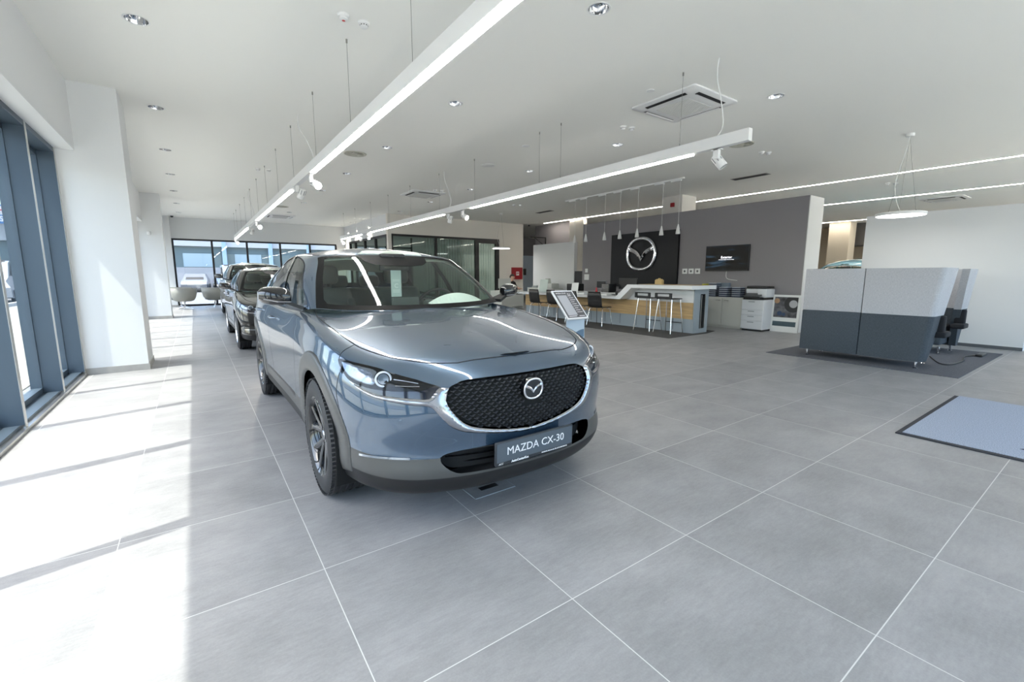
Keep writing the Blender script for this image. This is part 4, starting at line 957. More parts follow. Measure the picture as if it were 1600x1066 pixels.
# ---------------------------------------------------------------- ceiling fixtures
M_wire = mat('suspension_wire', (.30,.29,.27), .4, metal=.6)
M_led_s = mat('led_diffuser', (.9,.9,.9), .4, emit=(1,.98,.94), es=9.0)
M_led_w = mat('slot_diffuser', (.9,.9,.88), .4, emit=(1,.92,.80), es=11.0)
M_refl = mat('lamp_reflector', (.62,.62,.63), .10, metal=1)
M_cord = mat('white_cord', (.80,.80,.78), .5)
M_dark = mat('dark_slot', (.03,.03,.032), .6)
M_vent = mat('grille_metal', (.30,.30,.28), .5)
def linear_lamp(x, y0, y1, leds, wires, cord, label):
    t = thing('linear_pendant_light', label, 'ceiling light', (x, (y0+y1)/2, 2.65), 0, None); yc = (y0+y1)/2
    h = MB(); h.box(-.036, .036, y0-yc, y1-yc, .012, .135); h.build('housing', M_whitep, t)
    for a, c in leds:
        d = MB(); d.box(-.030, .030, a-yc, c-yc, .0, .012); d.build('diffuser', M_led_s, t)
    r = MB()
    for y in wires:
        w = MB(); w.cyl((0,y-yc,.135), (0,y-yc,.95), .0022, n=5); w.cyl((0,y-yc,.915), (0,y-yc,.95), .009, n=10); w.cyl((0,y-yc,.135),(0,y-yc,.165), .005, n=8); w.build('suspension_wire', M_wire, t)
    for (ya, yb, dx) in cord:
        c = MB(); c.tube(smooth_curve([(0,ya-yc,.135),(dx*1.0,lerp(ya,yb,.10)-yc,.28),(dx*.5,lerp(ya,yb,.35)-yc,.52),(-dx*.3,lerp(ya,yb,.7)-yc,.75),(0,yb-yc,.95)], 6), .006, 6); c.build('power_cord', M_cord, t)
    return t
def smooth_curve(pts, k=6):
    P = [Vector(p) for p in pts]; out = []; n = len(P)
    for i in range(n-1):
        p0, p1, p2, p3 = P[max(i-1,0)], P[i], P[i+1], P[min(i+2,n-1)]
        for q in range(k):
            t = q/k; out.append(.5*((2*p1)+(-p0+p2)*t+(2*p0-5*p1+4*p2-p3)*t*t+(-p0+3*p1-3*p2+p3)*t**3))
    return out + [P[-1]]
wa = [4.887-1.59*2, 4.887-1.59, 4.887, 6.463, 8.059, 9.644, 11.23, 12.82, 14.4, 16.0, 17.6, 19.2, 20.3]
linear_lamp(1.44, .2, 20.5, [(.25,6.72),(8.32,13.3),(15.5,20.4)], wa, [(7.05,7.45,.10),(14.3,14.7,.06)], 'long white suspended light rail above the row of cars')
wb = [3.397, 5.52, 6.05, 8.15, 9.76, 11.47, 13.1, 14.7, 16.4, 17.9]
linear_lamp(4.83, 2.56, 18.4, [(3.22,8.30),(9.55,14.8),(15.8,18.3)], wb, [(2.93,2.96,.11),(9.3,9.5,.07)], 'long white suspended light rail reaching towards the reception desk')
def spot(x, y, aim, lit, label, group='spotlights on the suspended rails'):
    t = thing('spotlight', label, 'spotlight', (x, y, 2.65), 0, group)
    m = MB(); m.box(-.022,.022,-.06,.06,-.008,.0); m.box(-.022,.022,-.03,.03,-.10,0); m.build('bracket', M_whitep, t)
    d = Vector(aim).normalized(); q = d.to_track_quat('Z','Y').to_matrix().to_4x4(); M = Matrix.Translation((.06,0,-.12)) @ q
    m = MB(); m.lathe([(0,-.085),(.040,-.085),(.052,-.07),(.052,.07),(.048,.075),(.046,.07)], 28, M)
    hd = m.build('lamp_head', M_whitep, t, smooth=40)
    m = MB(); m.lathe([(0,.060),(.046,.064)], 28, M); m.build('lens', mat('spot_on', (1,1,1), .4, emit=(1,.93,.82), es=30) if lit else mat('spot_off', (.55,.56,.56), .3), hd)
    m = MB()
    for k in range(8): 
        Mk = M @ Matrix.Rotation(2*PI*k/8, 4, 'Z'); m.box(.050,.056,-.006,.006,-.07,.0, Mk)
    m.build('cooling_fins', mat('grey_metal', (.35,.36,.37), .4), hd)
    if lit:
        l = bpy.data.lights.new('spotlight_beam', 'SPOT'); l.energy = 28; l.spot_size = math.radians(50); l.spot_blend = .5; l.color = (1,.88,.72); l.shadow_soft_size = .045
        o = bpy.data.objects.new('spotlight_beam', l); COL.objects.link(o); o.parent = t; o.location = Vector((.06,0,-.12)) + d*.09; o.rotation_euler = d.to_track_quat('-Z','Y').to_euler()
spot(1.44, 6.85, (.25,-1,-.45), True, 'lit spotlight nearest the camera under the left light rail')
spot(1.42, 7.75, (-.2,.5,-.8), False, 'unlit spotlight with cooling fins beside the lit one on the left rail')
spot(1.44, 13.5, (.25,-1,-.35), True, 'lit spotlight at the middle gap of the left light rail')
spot(1.44, 15.2, (0,.4,-.8), False, 'unlit grey spotlight at the middle gap of the left rail')
spot(1.44, 20.55, (.1,-1,-.35), True, 'lit spotlight at the far end of the left light rail')
spot(4.83, 2.92, (.15,-.35,-.5), False, 'white spotlight hanging at the near end of the right rail')
spot(4.83, 8.68, (.3,-1,-.55), True, 'lit spotlight in the gap of the right light rail')
spot(4.83, 9.35, (-.1,.3,-.9), False, 'unlit white spotlight beside the lit one in the right rail')
spot(4.83, 15.3, (.3,-1,-.4), True, 'lit spotlight near the far part of the right rail')
spot(4.83, 16.1, (.3,.9,.5), False, 'grey spotlight turned upwards near the far part of the right rail')
spot(4.83, 18.35, (0,-1,-.3), True, 'lit spotlight at the far end of the right rail')
# recessed downlights
def downlight(x, y, label=None):
    t = thing('recessed_downlight', label or '', 'downlight', (x, y, CH), 0, 'recessed downlights')
    m = MB(); m.lathe([(.088,-.001),(.103,-.005),(.105,-.001)], 40); m.build('trim_ring', M_whitep, t, smooth=40)
    m = MB(); m.lathe([(.088,-.003),(.083,.02),(.070,.05),(.045,.075),(0,.078)], 40); m.build('reflector', M_refl, t, smooth=60)
    return t
holes = []
d0 = None
for x, y, lb in DL:
    if d0 is None: d0 = downlight(x, y, lb)
    else: dup(d0, (x, y, CH), None, lb)
for y, lb in ((22.3,'farthest'),(20.9,'middle'),(19.2,'nearest')):
    o = dup(d0, (5.98, y, CH-.001), None, lb + ' lit downlight washing the white office side wall'); l = bpy.data.lights.new('downlight_beam', 'SPOT'); l.energy = 55; l.spot_size = math.radians(74); l.spot_blend = .5; l.color = (1,.9,.72); l.shadow_soft_size = .03
    q = bpy.data.objects.new('downlight_beam', l); COL.objects.link(q); q.parent = o; q.location = (0,0,-.02)
# round swirl diffusers
def swirl(x, y, label):
    t = thing('round_air_diffuser', label, 'air vent', (x, y, CH), 0, 'round ceiling air diffusers')
    m = MB(); m.lathe([(.0,-.006),(.05,-.012),(.06,-.004),(.16,-.004),(.175,-.012),(.205,-.010),(.21,-.001)], 48); m.build('diffuser_plate', mat('cream_metal', (.52,.51,.44), .5), t, smooth=35)
    for k in range(8):
        a = 2*PI*k/8; v = MB(); Mk = Matrix.Rotation(a,4,'Z') @ Matrix.Translation((.11,0,-.006)) @ Matrix.Rotation(.7,4,'Z') @ Matrix.Rotation(.5,4,'X'); v.box(-.05,.05,-.022,.022,-.0015,.0015, Mk); v.build('vane', mat('cream_metal', (.52,.51,.44), .5), t)
    return t
swirl(2.75, 9.14, 'round swirl diffuser near the bend of the left light rail'); swirl(8.2, 4.5, 'round swirl diffuser at the near end of the right rail'); swirl(2.67, 17.4, 'round swirl diffuser far down the hall beside the left rail')
# cassettes
def cassette(x, y, label, rz=0):
    t = thing('ceiling_cassette', label, 'air conditioner', (x, y, CH), rz, 'square ceiling air conditioners')
    m = MB(); pts = []
    def rr(s, r, z, n=5):
        out = []
        for cx, cy, a0 in ((s-r,s-r,0),(-s+r,s-r,90),(-s+r,-s+r,180),(s-r,-s+r,270)):
            for k in range(n+1): a = math.radians(a0+90*k/n); out.append((cx+r*math.cos(a), cy+r*math.sin(a), z))
        return out
    L = [rr(.50,.04,0), rr(.50,.04,-.018), rr(.485,.05,-.026), rr(.34,.05,-.048), rr(.30,.05,-.050)]
    m.surf([q + [q[0]] for q in L]); m.add(rr(.30,.05,-.050), [tuple(range(24))]); m.build('panel', M_white, t, smooth=30)
    g = MB()
    for k in range(-13, 14): g.box(-.26,.26,k*.019-.003,k*.019+.003,-.056,-.050)
    g.build('intake_grille', mat('pale_grille', (.62,.62,.60), .5), t)
    for k in range(4):
        Mk = Matrix.Rotation(k*PI/2,4,'Z'); s_ = MB(); s_.add([Mk @ Vector(p) for p in [(-.31,.37,-.045),(.31,.37,-.045),(.31,.43,-.038),(-.31,.43,-.038)]], [(0,1,2,3)]); so_ = s_.build('air_slot', M_dark, t)
        s_ = MB(); s_.add([Mk @ Vector(p) for p in [(-.30,.372,-.049),(.30,.372,-.049),(.30,.398,-.056),(-.30,.398,-.056)]], [(0,1,2,3)]); s_.build('louvre', M_white, so_)
    return t
cassette(5.70, 3.98, 'square ceiling air conditioner near the right light rail, closest to camera'); cassette(5.6, 12.37, 'square ceiling air conditioner above the far part of the right rail')
cassette(3.0, 20.2, 'square ceiling air conditioner at the far end of the hall'); cassette(18.95, 3.9, 'square ceiling air conditioner far right beyond the disc lamp')
# detectors
def detector(x, y, label, red=False, small=False):
    t = thing('smoke_detector', label, 'smoke detector', (x, y, CH), 0, 'small round ceiling detectors')
    k = .8 if small else 1
    m = MB(); m.lathe([(.052*k,0),(.052*k,-.012),(.046*k,-.020),(.038*k,-.022),(.036*k,-.040),(.022*k,-.050),(0,-.051)], 28); m.build('detector_body', M_white, t, smooth=35)
    if red: s_ = MB(); s_.lathe([(0,-.052),(.018,-.050),(.022,-.044)], 20); s_.build('red_lens', mat('red_plastic', (.55,.02,.02), .3), t)
    else:
        s_ = MB()
        for q in range(10):
            Mk = Matrix.Rotation(2*PI*q/10,4,'Z'); s_.box(.0362*k,.0375*k,-.006,.006,-.034,-.026, Mk)
        s_.build('sensor_slots', M_dark, t)
for x, y, lb, rd in ((1.30,4.47,'white ceiling detector with a red indicator near the left rail',True),(1.49,4.49,'white smoke detector beside the one with a red indicator',False),(5.73,5.07,'left smoke detector of the pair behind the near cassette',False),(5.88,5.03,'right smoke detector of the pair behind the near cassette',False),
    (9.02,4.54,'left detector of the pair right of the near rail end',False),(9.16,4.48,'right detector of the pair right of the near rail end',False),(14.62,4.13,'left detector of the pair beside the disc lamp cable',False),(14.8,4.02,'right detector of the pair beside the disc lamp cable',False),
    (1.36,11.6,'left detector of the pair over the left rail wires',False),(1.56,11.55,'right detector of the pair over the left rail wires',False),(5.62,11.6,'left detector of the pair by the far cassette',False),(5.81,11.58,'right detector of the pair by the far cassette',False),(8.91,12.5,'left detector of the pair above the office doorway',False),(9.1,12.4,'right detector of the pair above the office doorway',False)):
    detector(x, y, lb, rd)
def flat_disc(x, y, r, label, nm='ceiling_speaker', cat='ceiling speaker'):
    m = MB(); m.lathe([(0,-.008),(r*.8,-.008),(r*.85,-.005),(r*.97,-.008),(r,0)], 32); o = m.build(nm, M_whitep, None, smooth=40); o.location = (x,y,CH); tag(o, label, cat)
flat_disc(4.94, 3.94, .05, 'tiny white round sensor on the ceiling left of the near cassette', 'ceiling_sensor', 'sensor'); flat_disc(5.13, 6.82, .07, 'small white round sensor on the ceiling above the right rail', 'ceiling_sensor', 'sensor'); flat_disc(5.33, 8.43, .15, 'flat white round ceiling speaker above the right rail')
def bar_grille(x, y, w, l, label):
    t = thing('bar_grille', label, 'air vent', (x,y,CH)); m = MB(); m.box(-w/2,w/2,-l/2,l/2,-.006,0); m.build('grille_frame', M_vent, t); s_ = MB()
    for k in range(-2,3): s_.box(k*w*.17-.006,k*w*.17+.006,-l*.46,l*.46,-.010,-.006)
    s_.build('grille_slats', M_dark, t)
bar_grille(11.03, 5.78, .22, .85, 'grey bar grille in the ceiling above the printer'); bar_grille(10.8, 13.2, .22, .85, 'grey bar grille in the ceiling above the white panel')
# recessed light slots
def slot(p, q, label):
    p, q = Vector(p), Vector(q); d = q - p; m = MB(); a = math.atan2(d.y, d.x); m.box(0, d.length, -.028, .028, -.004, .0)
    o = m.build('ceiling_light_slot', M_led_w); o.location = (p.x, p.y, CH); o.rotation_euler = (0,0,a); tag(o, label, 'ceiling light', 'light slots in the ceiling')
slot((13.16,16.1), (13.55,-2.4), 'light slot running above the grey reception wall'); slot((17.4,8.5), (17.6,-2.4), 'middle light slot right of the reception wall'); slot((23.3,9.5), (23.45,-2.4), 'farthest light slot, behind the white right wall')
# rail with seven bell pendants over the reception
t = thing('pendant_rail', 'thin white ceiling rail carrying the bell pendants over the counter', 'ceiling rail', (9.78, 8.8, CH))
m = MB(); m.box(-.018,.018,-2.1,2.1,-.035,0); m.build('rail', M_whitep, t)
def bell(y, label):
    t = thing('bell_pendant_lamp', label, 'pendant lamp', (9.78, y, CH-.035), 0, 'bell pendants over the reception counter')
    m = MB(); m.box(-.02,.02,-.02,.26,-.035,0); m.build('adapter', M_whitep, t)
    m = MB(); m.cyl((0,0,-.035),(0,0,-1.10),.0045,n=6); m.build('cord', M_cord, t)
    m = MB(); m.lathe([(.0,-1.05),(.012,-1.055),(.020,-1.09),(.035,-1.15),(.048,-1.22),(.055,-1.28),(.050,-1.285),(.03,-1.15),(0,-1.10)], 24); m.build('shade', M_whitep, t, smooth=60)
    return t
ys = [10.46, 9.98, 9.22, 8.65, 8.05, 7.28, 6.80]; lb = ['farthest','second from the left','third from the left','middle','fifth from the left','second nearest','nearest']
for k, y in enumerate(ys):
    l_ = 'white bell pendant over the counter, ' + lb[k] + ' of the seven'
    if k == 0: b0 = bell(y, l_)
    else: dup(b0, (9.78, y, CH-.035), None, l_)
# disc pendants
def disc(x, y, z, r, label, cord=True):
    t = thing('disc_pendant_lamp', label, 'pendant lamp', (x, y, CH), 0, 'flat disc pendants'); dz = z - CH
    m = MB(); m.lathe([(0,dz+.05),(r*.9,dz+.05),(r,dz+.04),(r,dz),(r-.012,dz-.002)], 56); m.build('lamp_disc', M_whitep, t, smooth=35)
    m = MB(); m.lathe([(0,dz-.001),(r-.012,dz-.001)], 56); m.build('diffuser', mat('disc_diffuser', (.9,.9,.9), .4, emit=(1,.99,.96), es=4), t)
    m = MB(); m.lathe([(0,-.05),(.05,-.05),(.06,-.04),(.06,0)], 28); m.build('ceiling_rose', M_whitep, t, smooth=40)
    for k in range(3):
        a = 2*PI*k/3 + .4; m = MB(); m.cyl((r*.6*math.cos(a), r*.6*math.sin(a), dz+.05), (0,0,-.05), .0018, n=5); m.cyl((r*.6*math.cos(a), r*.6*math.sin(a), dz+.05), (r*.6*math.cos(a), r*.6*math.sin(a), dz+.08), .006, n=8); m.build('suspension_wire', M_wire, t)
    m = MB(); m.tube(smooth_curve([(0,0,-.05),(-.05,.03,-.35),(-.14,.08,-.75),(-.10,.06,-1.05),(0,0,dz+.05)]), .005, 6); m.build('cord', M_cord, t)
disc(9.9, 2.57, 2.28, .34, 'large white disc lamp hanging over the high-backed sofas'); disc(9.74, 14.5, 2.29, .34, 'white disc lamp hanging over the office desk at the back')
# alarm on the boxed column, camera dome
b = MB(); b.rbox(11.745,11.80,8.36,8.48,3.28,3.40,.012); o = b.build('fire_alarm', mat('alarm_red', (.35,.015,.02), .35), None, smooth=40); tag(o, 'red square fire alarm on the white boxed column', 'fire alarm')
b = MB(); b.lathe([(0,-.06),(.03,-.055),(.05,-.03),(.055,0)], 20); o = b.build('camera_dome', M_black, None, smooth=60); o.location = (12.75, 16.7, 3.55); tag(o, 'small dark camera dome at the corner of the office wall', 'camera')
b = MB(); b.lathe([(0,-.06),(.03,-.055),(.05,-.03),(.055,0)], 20); o = b.build('camera_dome', M_black, None, smooth=60); o.location = (-.5, 22.6, 3.60); tag(o, 'small dark camera dome in the far left ceiling corner', 'camera')
b = MB(); b.rbox(-.98,-.90,16.64,16.72,2.42,2.52,.02); o = b.build('motion_sensor', M_white, None, smooth=40); tag(o, 'small white sensor high on the second left pillar', 'sensor')
# ---------------------------------------------------------------- reception
M_oak = mat('oak_veneer', (.48,.32,.15), .45, noise=(3,.22,(.6,.6,7)))
M_bluegrey = mat('blue_grey_laminate', (.31,.355,.39), .4)
M_lam = mat('white_laminate', (.80,.81,.82), .3)
M_cab = mat('pale_cabinet', (.66,.66,.62), .45)
XF = 8.85
t = thing('reception_counter', 'long white reception counter with oak band and blue-grey plinth', 'reception counter', (XF, 5.65, .006))
m = MB(); m.box(.02,.50,.026,6.1,0.0,.31); m.build('plinth', M_bluegrey, t)
m = MB()
for k in range(1,12): m.box(.012,.02,k*.52-.002,k*.52+.002,.05,.30)
m.build('plinth_joints', M_dark, t)
m = MB(); m.box(.0,.45,.025,6.1,.31,.67); m.build('oak_panel', M_oak, t)
m = MB(); m.box(.03,.48,.025,1.9,.67,.97); m.build('upper_front', M_lam, t)
m = MB(); m.box(.01,.54,.0,.025,.0,.97); e = m.build('end_panel', M_bluegrey, t)
m = MB(); m.box(.23,.40,-.003,.0,.10,.86); m.build('end_opening', M_deep if 'M_deep' in globals() else M_black, e)
m = MB(); m.box(.385,.40,-.02,-.003,.12,.84); m.box(.25,.27,-.012,-.003,.1,.84); m.build('opening_rails', M_steel, e)
# folded worktop: high bar, slanted step, low desk
prof = [(-.12,1.05),(1.62,1.05),(1.98,.745),(6.15,.745),(6.15,.685),(1.84,.685),(1.50,.97),(-.12,.97)]
m = MB(); m.prism([(y,z) for y,z in prof], -.30, .62, 'yz'); m.build('worktop', M_lam, t)
m = MB(); m.box(.1,.55,-.1,1.6,1.05,1.056); m.build('oak_inlay', M_oak, t)
m = MB(); m.box(.35,1.0,2.2,6.1,.78,.80); m.build('rear_shelf', M_lam, t)
# floor plate under it
b = MB(); b.prism([(7.83,5.52),(9.2,5.52),(9.75,5.66),(9.75,12.6),(7.83,12.6)], 0, .006); tag(b.build('reception_rug', mat('dark_carpet', (.075,.072,.068), .95, noise=(90,.25,(1,1,1)))), 'dark grey carpet under the reception counter, chairs and stools', 'rug')
# bar stools
def stool(x, y, rz, label):
    t = thing('bar_stool', label, 'bar stool', (x,y,.008), rz, 'bar stools at the high counter')
    m = MB(); m.rbox(-.19,.19,-.20,.20,.745,.765,.009); m.build('seat', M_blackp, t, smooth=40)
    m = MB(); m.surf([[(-.20-.035*k, y_, .757+.125*k) for y_ in np.linspace(-.20,.20,9)] for k in (0,.35,.4)]); m.surf([[(-.20-.035*k, y_, .757+.125*k) for y_ in np.linspace(-.20,.20,9)] for k in (.85,1.0)])
    m.box(-.245,-.205,-.21,-.16,.76,.882); m.box(-.245,-.205,.16,.21,.76,.882); m.box(-.245,-.225,-.2,.2,.862,.885); m.box(-.225,-.2,-.2,.2,.757,.80); m.build('backrest', M_blackp, t)
    for sx, sy in ((-1,-1),(-1,1),(1,-1),(1,1)):
        l = MB(); l.cyl((sx*.15,sy*.17,.745),(sx*.225,sy*.225,.0),.0115,n=10); l.build('leg', M_chrome, t, smooth=60)
    f = MB(); f.cyl((.203,-.21,.22),(.203,.21,.22),.009,n=8); f.build('footrest', M_blackp, t)
    return t
s0 = stool(8.60, 6.66, 0, 'left bar stool with low black back at the high counter'); dup(s0, (8.61, 6.11, .008), 0, 'right bar stool with low black back at the high counter')
# visitor chairs
def chair(x, y, rz, label):
    t = thing('visitor_chair', label, 'chair', (x,y,.009), rz, 'black visitor chairs at the low desk')
    m = MB(); rows = []
    pr = [(.22,.440),(.20,.452),(.10,.455),(-.10,.448),(-.17,.455),(-.205,.50),(-.225,.60),(-.25,.75),(-.265,.86)]
    for p, z in pr: rows.append([(p, yy*(1-.10*(z>.8)), z+.012*abs(yy/.21)**2*(z<.5)) for yy in np.linspace(-.21,.21,9)])
    m.surf(rows); o = m.build('seat_shell', M_blackp, t, smooth=60); md = o.modifiers.new('thick','SOLIDIFY'); md.thickness = .012
    for sx, sy in ((-1,-1),(-1,1),(1,-1),(1,1)):
        l = MB(); l.tube([(sx*.10,sy*.15,.44),(sx*.16,sy*.20,.42),(sx*.22,sy*.235,0)], .010, 8); l.build('leg', M_chrome, t, smooth=60)
    return t
c0 = chair(8.42, 8.03, .15, 'black visitor chair nearest the bar stools at the low desk')
for x, y, rz, l_ in ((8.35, 8.78, .05, 'black visitor chair second from the bar stools, behind the sign stand'), (8.45, 9.70, -.05, 'black visitor chair third from the bar stools, half behind the sign stand'), (8.40, 10.45, .1, 'black visitor chair farthest from the bar stools')): dup(c0, (x,y,.009), rz, l_)
# things on the desk
def monitor(loc, rz, w, h, m_, label, stand=True, name='computer_monitor'):
    t = thing(name, label, 'monitor', loc, rz)
    a = MB(); a.rbox(-w/2,w/2,-.02,.02,.10,.10+h,.008); a.build('screen_housing', m_, t, smooth=40)
    a = MB(); a.box(-w/2+.012,w/2-.012,-.0225,-.02,.115,.085+h); a.build('screen', M_black, t)
    a = MB(); a.box(-.03,.03,.02,.035,.0,.18); a.rbox(-.11,.11,-.06,.10,0,.012,.004); a.build('stand', m_, t)
monitor((9.62,8.15,.80), -PI/2, .62, .30, M_blackp, 'wide black monitor standing behind the step of the counter')
monitor((9.62,9.12,.80), -PI/2, .36, .22, mat('grey_laptop', (.25,.26,.29), .4), 'grey laptop screen on the low desk left of the wide monitor', name='laptop')
def stand_card(x, y, z, w, h, rz, m_, label, cat='sign holder', nm='sign_holder'):
    t = thing(nm, label, cat, (x,y,z), rz); a = MB(); a.add([(-w/2,0,0),(w/2,0,0),(w/2,.10*h*2,h),(-w/2,.10*h*2,h),(-w/2,.004,0),(w/2,.004,0),(w/2,.104*h*2,h),(-w/2,.104*h*2,h)], [(0,1,2,3),(4,5,6,7),(0,1,5,4),(2,3,7,6),(1,2,6,5),(0,3,7,4)]); a.build('card', m_, t)
    a = MB(); a.box(-w/2,w/2,-.03,.14,0,.006); a.build('foot', M_lam, t); return t
stand_card(8.95, 9.55, .745, .22, .32, -PI/2+.3, M_paper, 'white price card in a slanted holder on the low desk')
stand_card(9.0, 11.05, .745, .32, .40, -PI/2+.2, mat('green_grey_sheet', (.55,.62,.58), .6), 'large pale green sheet in a slanted holder on the low desk')
stand_card(9.3, 11.55, .745, .26, .28, -PI/2+.1, M_paper, 'white leaflet holder behind the low desk')
def desk_item(nm, cat, label, mb, m_, loc, smooth=None):
    o = mb.build(nm, m_, None, smooth=smooth); o.location = loc; tag(o, label, cat); return o
a = MB(); a.lathe([(.035,0),(.035,.10),(.02,.13),(.02,.20),(0,.20)], 20); desk_item('red_bottle', 'bottle', 'red and white bottle on the low desk', a, mat('red_paint', (.55,.03,.04), .4), (9.0, 8.72, .745), 40)
a = MB(); a.rbox(-.15,.15,-.14,.14,0,.24,.01); desk_item('letter_tray', 'letter tray', 'stack of black letter trays on the low desk', a, M_blackp, (9.35, 9.0+.55, .80), 30).location = (9.45, 8.68, .80)
a = MB()
for k in range(6): a.box(-.16,-.152,-.12,.12,.02+k*.038,.028+k*.038)
o = a.build('tray_edges', M_steel, bpy.data.objects['letter_tray'])
a = MB(); a.rbox(-.16,.16,-.22,.22,0,.22,.02); desk_item('desk_printer', 'printer', 'small black printer on the low desk', a, M_blackp, (9.6, 10.2, .80), 30)
a = MB(); a.lathe([(.03,0),(.038,.11),(.036,.115)], 16); desk_item('pen_cup', 'cup', 'small dark pen cup on the low desk', a, M_blackp, (9.0, 8.0, .745), 40)
for k, (x, y, w, l_) in enumerate(((8.95, 8.35, .3, 'first'), (8.95, 9.2, .3, 'second'))):
    a = MB(); a.box(-.1,.1,-w/2,w/2,0,.03); a.box(-.08,.08,-w/2+.02,w/2-.05,.03,.045); desk_item('paper_stack', 'papers', ('loose stack of papers on the low desk near the bottle','loose stack of papers on the low desk by the slanted card')[k], a, M_paper, (x, y, .745))
a = MB(); a.prism([(-.10,0),(.10,0),(.10,.10),(.06,.13),(.03,.11),(0,.15),(-.03,.11),(-.06,.13),(-.10,.10)], -.04, .04, 'xz'); o = desk_item('wooden_card_box', 'card box', 'small light wood card box standing on the high counter', a, mat('light_wood', (.62,.45,.20), .5), (9.35, 6.95, 1.056)); o.rotation_euler = (0,0,-PI/2)
a = MB(); a.rbox(-.06,.06,-.05,.05,0,.13,.03); a.box(-.02,.02,-.08,.08,.13,.16); desk_item('desk_phone', 'phone', 'pink and dark desk telephone beside the counter step', a, mat('mauve_plastic', (.35,.25,.28), .4), (9.3, 7.75, .80), 40)
# wall panel with emblem
b = MB(); b.box(10.875,10.945,7.53,9.94,.93,2.52); tag(b.build('logo_panel', mat('black_gloss_panel', (.002,.003,.006), .38, spec=.3)), 'black glossy panel on the grey wall behind the winged emblem', 'wall panel')
Mx = frame_M((10.86, 8.76, 1.90), (0,-1,0), (0,0,1)); a = MB(); emblem_shapes(a, .50, Mx, .05); o = a.build('winged_emblem', M_chrome, None, smooth=50); tag(o, 'large chrome ring emblem with wings on the black panel', 'emblem')
# television
t = thing('television', 'flat black television on the grey wall', 'television', (10.944, 6.15, 1.70))
a = MB(); a.rbox(-.05,0,-.56,.56,-.315,.315,.008); a.build('housing', M_blackp, t); 
m_tv = mat('tv_picture', (.003,.003,.004), .35, spec=.25); a = MB(); a.box(-.053,-.05,-.545,.545,-.29,.30); tv = a.build('screen', m_tv, t)
n = m_tv.node_tree; bs = n.nodes['Principled BSDF']; tc = n.nodes.new('ShaderNodeTexCoord'); mp = n.nodes.new('ShaderNodeMapping'); mp.inputs['Scale'].default_value = (1,1.2,7); nz = n.nodes.new('ShaderNodeTexNoise'); nz.inputs['Scale'].default_value = 1.6; cr = n.nodes.new('ShaderNodeValToRGB')
n.links.new(tc.outputs['Object'], mp.inputs[0]); n.links.new(mp.outputs[0], nz.inputs['Vector']); n.links.new(nz.outputs[0], cr.inputs[0]); cr.color_ramp.elements[0].position = .52; cr.color_ramp.elements[0].color = (0,0,0,1); cr.color_ramp.elements[1].position = .75; cr.color_ramp.elements[1].color = (.05,.12,.20,1)
n.links.new(cr.outputs[0], bs.inputs['Emission Color']); bs.inputs['Emission Strength'].default_value = .12
for txt, s_, z in (('Exterior', .085, .02), ('aerodynamic shape of the new design', .026, -.035)):
    vs, fs = text_mesh(txt, s_, .0004, 0); k = MB(); Mt = frame_M((-.0545, .0, z), (0,-1,0), (0,0,1)); k.add([Mt @ v for v in vs], fs); k.build('screen_text', mat('screen_letter', (.8,.8,.8), .5, emit=(.9,.9,.95), es=.5), tv, fix=False)
a = MB(); a.tube(smooth_curve([(10.94,6.15,1.375),(10.93,6.12,1.2),(10.94,5.86,1.15)]), .006, 6); tag(a.build('television_cable', M_cord), 'grey cable hanging below the television', 'cable')
for y, l_ in ((7.33,'left'),(7.14,'middle'),(6.95,'right')):
    t = thing('wall_socket', l_ + ' white socket of the three on the grey wall', 'socket', (10.95,y,1.385), 0, 'white wall sockets'); a = MB(); a.rbox(-.012,0,-.075,.075,-.07,.07,.004); a.build('socket_plate', M_white, t); a = MB(); a.lathe([(0,0),(.03,0)],16,Matrix.Translation((-.0125,0,0)) @ Matrix.Rotation(PI/2,4,'Y')); a.build('socket_hole', mat('grey_hole', (.12,.12,.13), .6), t)
a = MB(); a.rbox(10.935,10.95,11.03,11.15,1.37,1.50,.003); tag(a.build('light_switch', M_white), 'white light switch at the left end of the grey wall', 'switch')
a = MB(); a.rbox(10.93,10.95,10.96,11.18,1.12,1.31,.004); tag(a.build('control_panel', M_white), 'white control panel below the switch on the grey wall', 'control panel')
# low cabinet with trays, copier, poster
t = thing('low_cabinet', 'pale low cabinet with two doors below the television', 'cabinet', (10.54, 5.48, 0))
a = MB(); a.box(.02,.38,0,1.2,.05,.73); a.box(.03,.38,.02,1.18,0,.05); a.box(0,.39,-.0,1.2,.73,.75); a.build('carcass', M_cab, t)
for y0 in (.01, .505):
    a = MB(); a.box(0,.018,y0,y0+.485,.06,.725); d = a.build('door', M_cab, t); a = MB(); yh = y0+(.33 if y0 < .1 else .05); a.box(-.018,0,yh,yh+.11,.665,.682); a.build('handle', M_steel, d)
a = MB(); a.box(0,.018,1.0,1.19,.06,.725); a.build('door', M_cab, t)
def trays(x, y, n, label):
    t = thing('brochure_stack', label, 'brochures', (x,y,.75), 0, 'brochure stacks on the low cabinet'); a = MB(); c = MB()
    for k in range(n): a.box(-.10,.12,-.105,.105,.048*k,.048*k+.034); c.box(-.104,-.10,-.10,.10,.048*k+.034,.048*k+.046); c.box(-.10,.12,-.10,.10,.048*k+.034,.048*k+.046)
    a.build('dark_covers', mat('navy_print', (.035,.045,.08), .4), t); c.build('pale_covers', mat('pale_print', (.55,.60,.66), .4), t)
trays(10.70, 6.30, 7, 'tallest brochure stack, next to the yellow binder'); trays(10.66, 5.99, 5, 'middle brochure stack on the low cabinet'); trays(10.72, 5.70, 5, 'brochure stack nearest the copier')
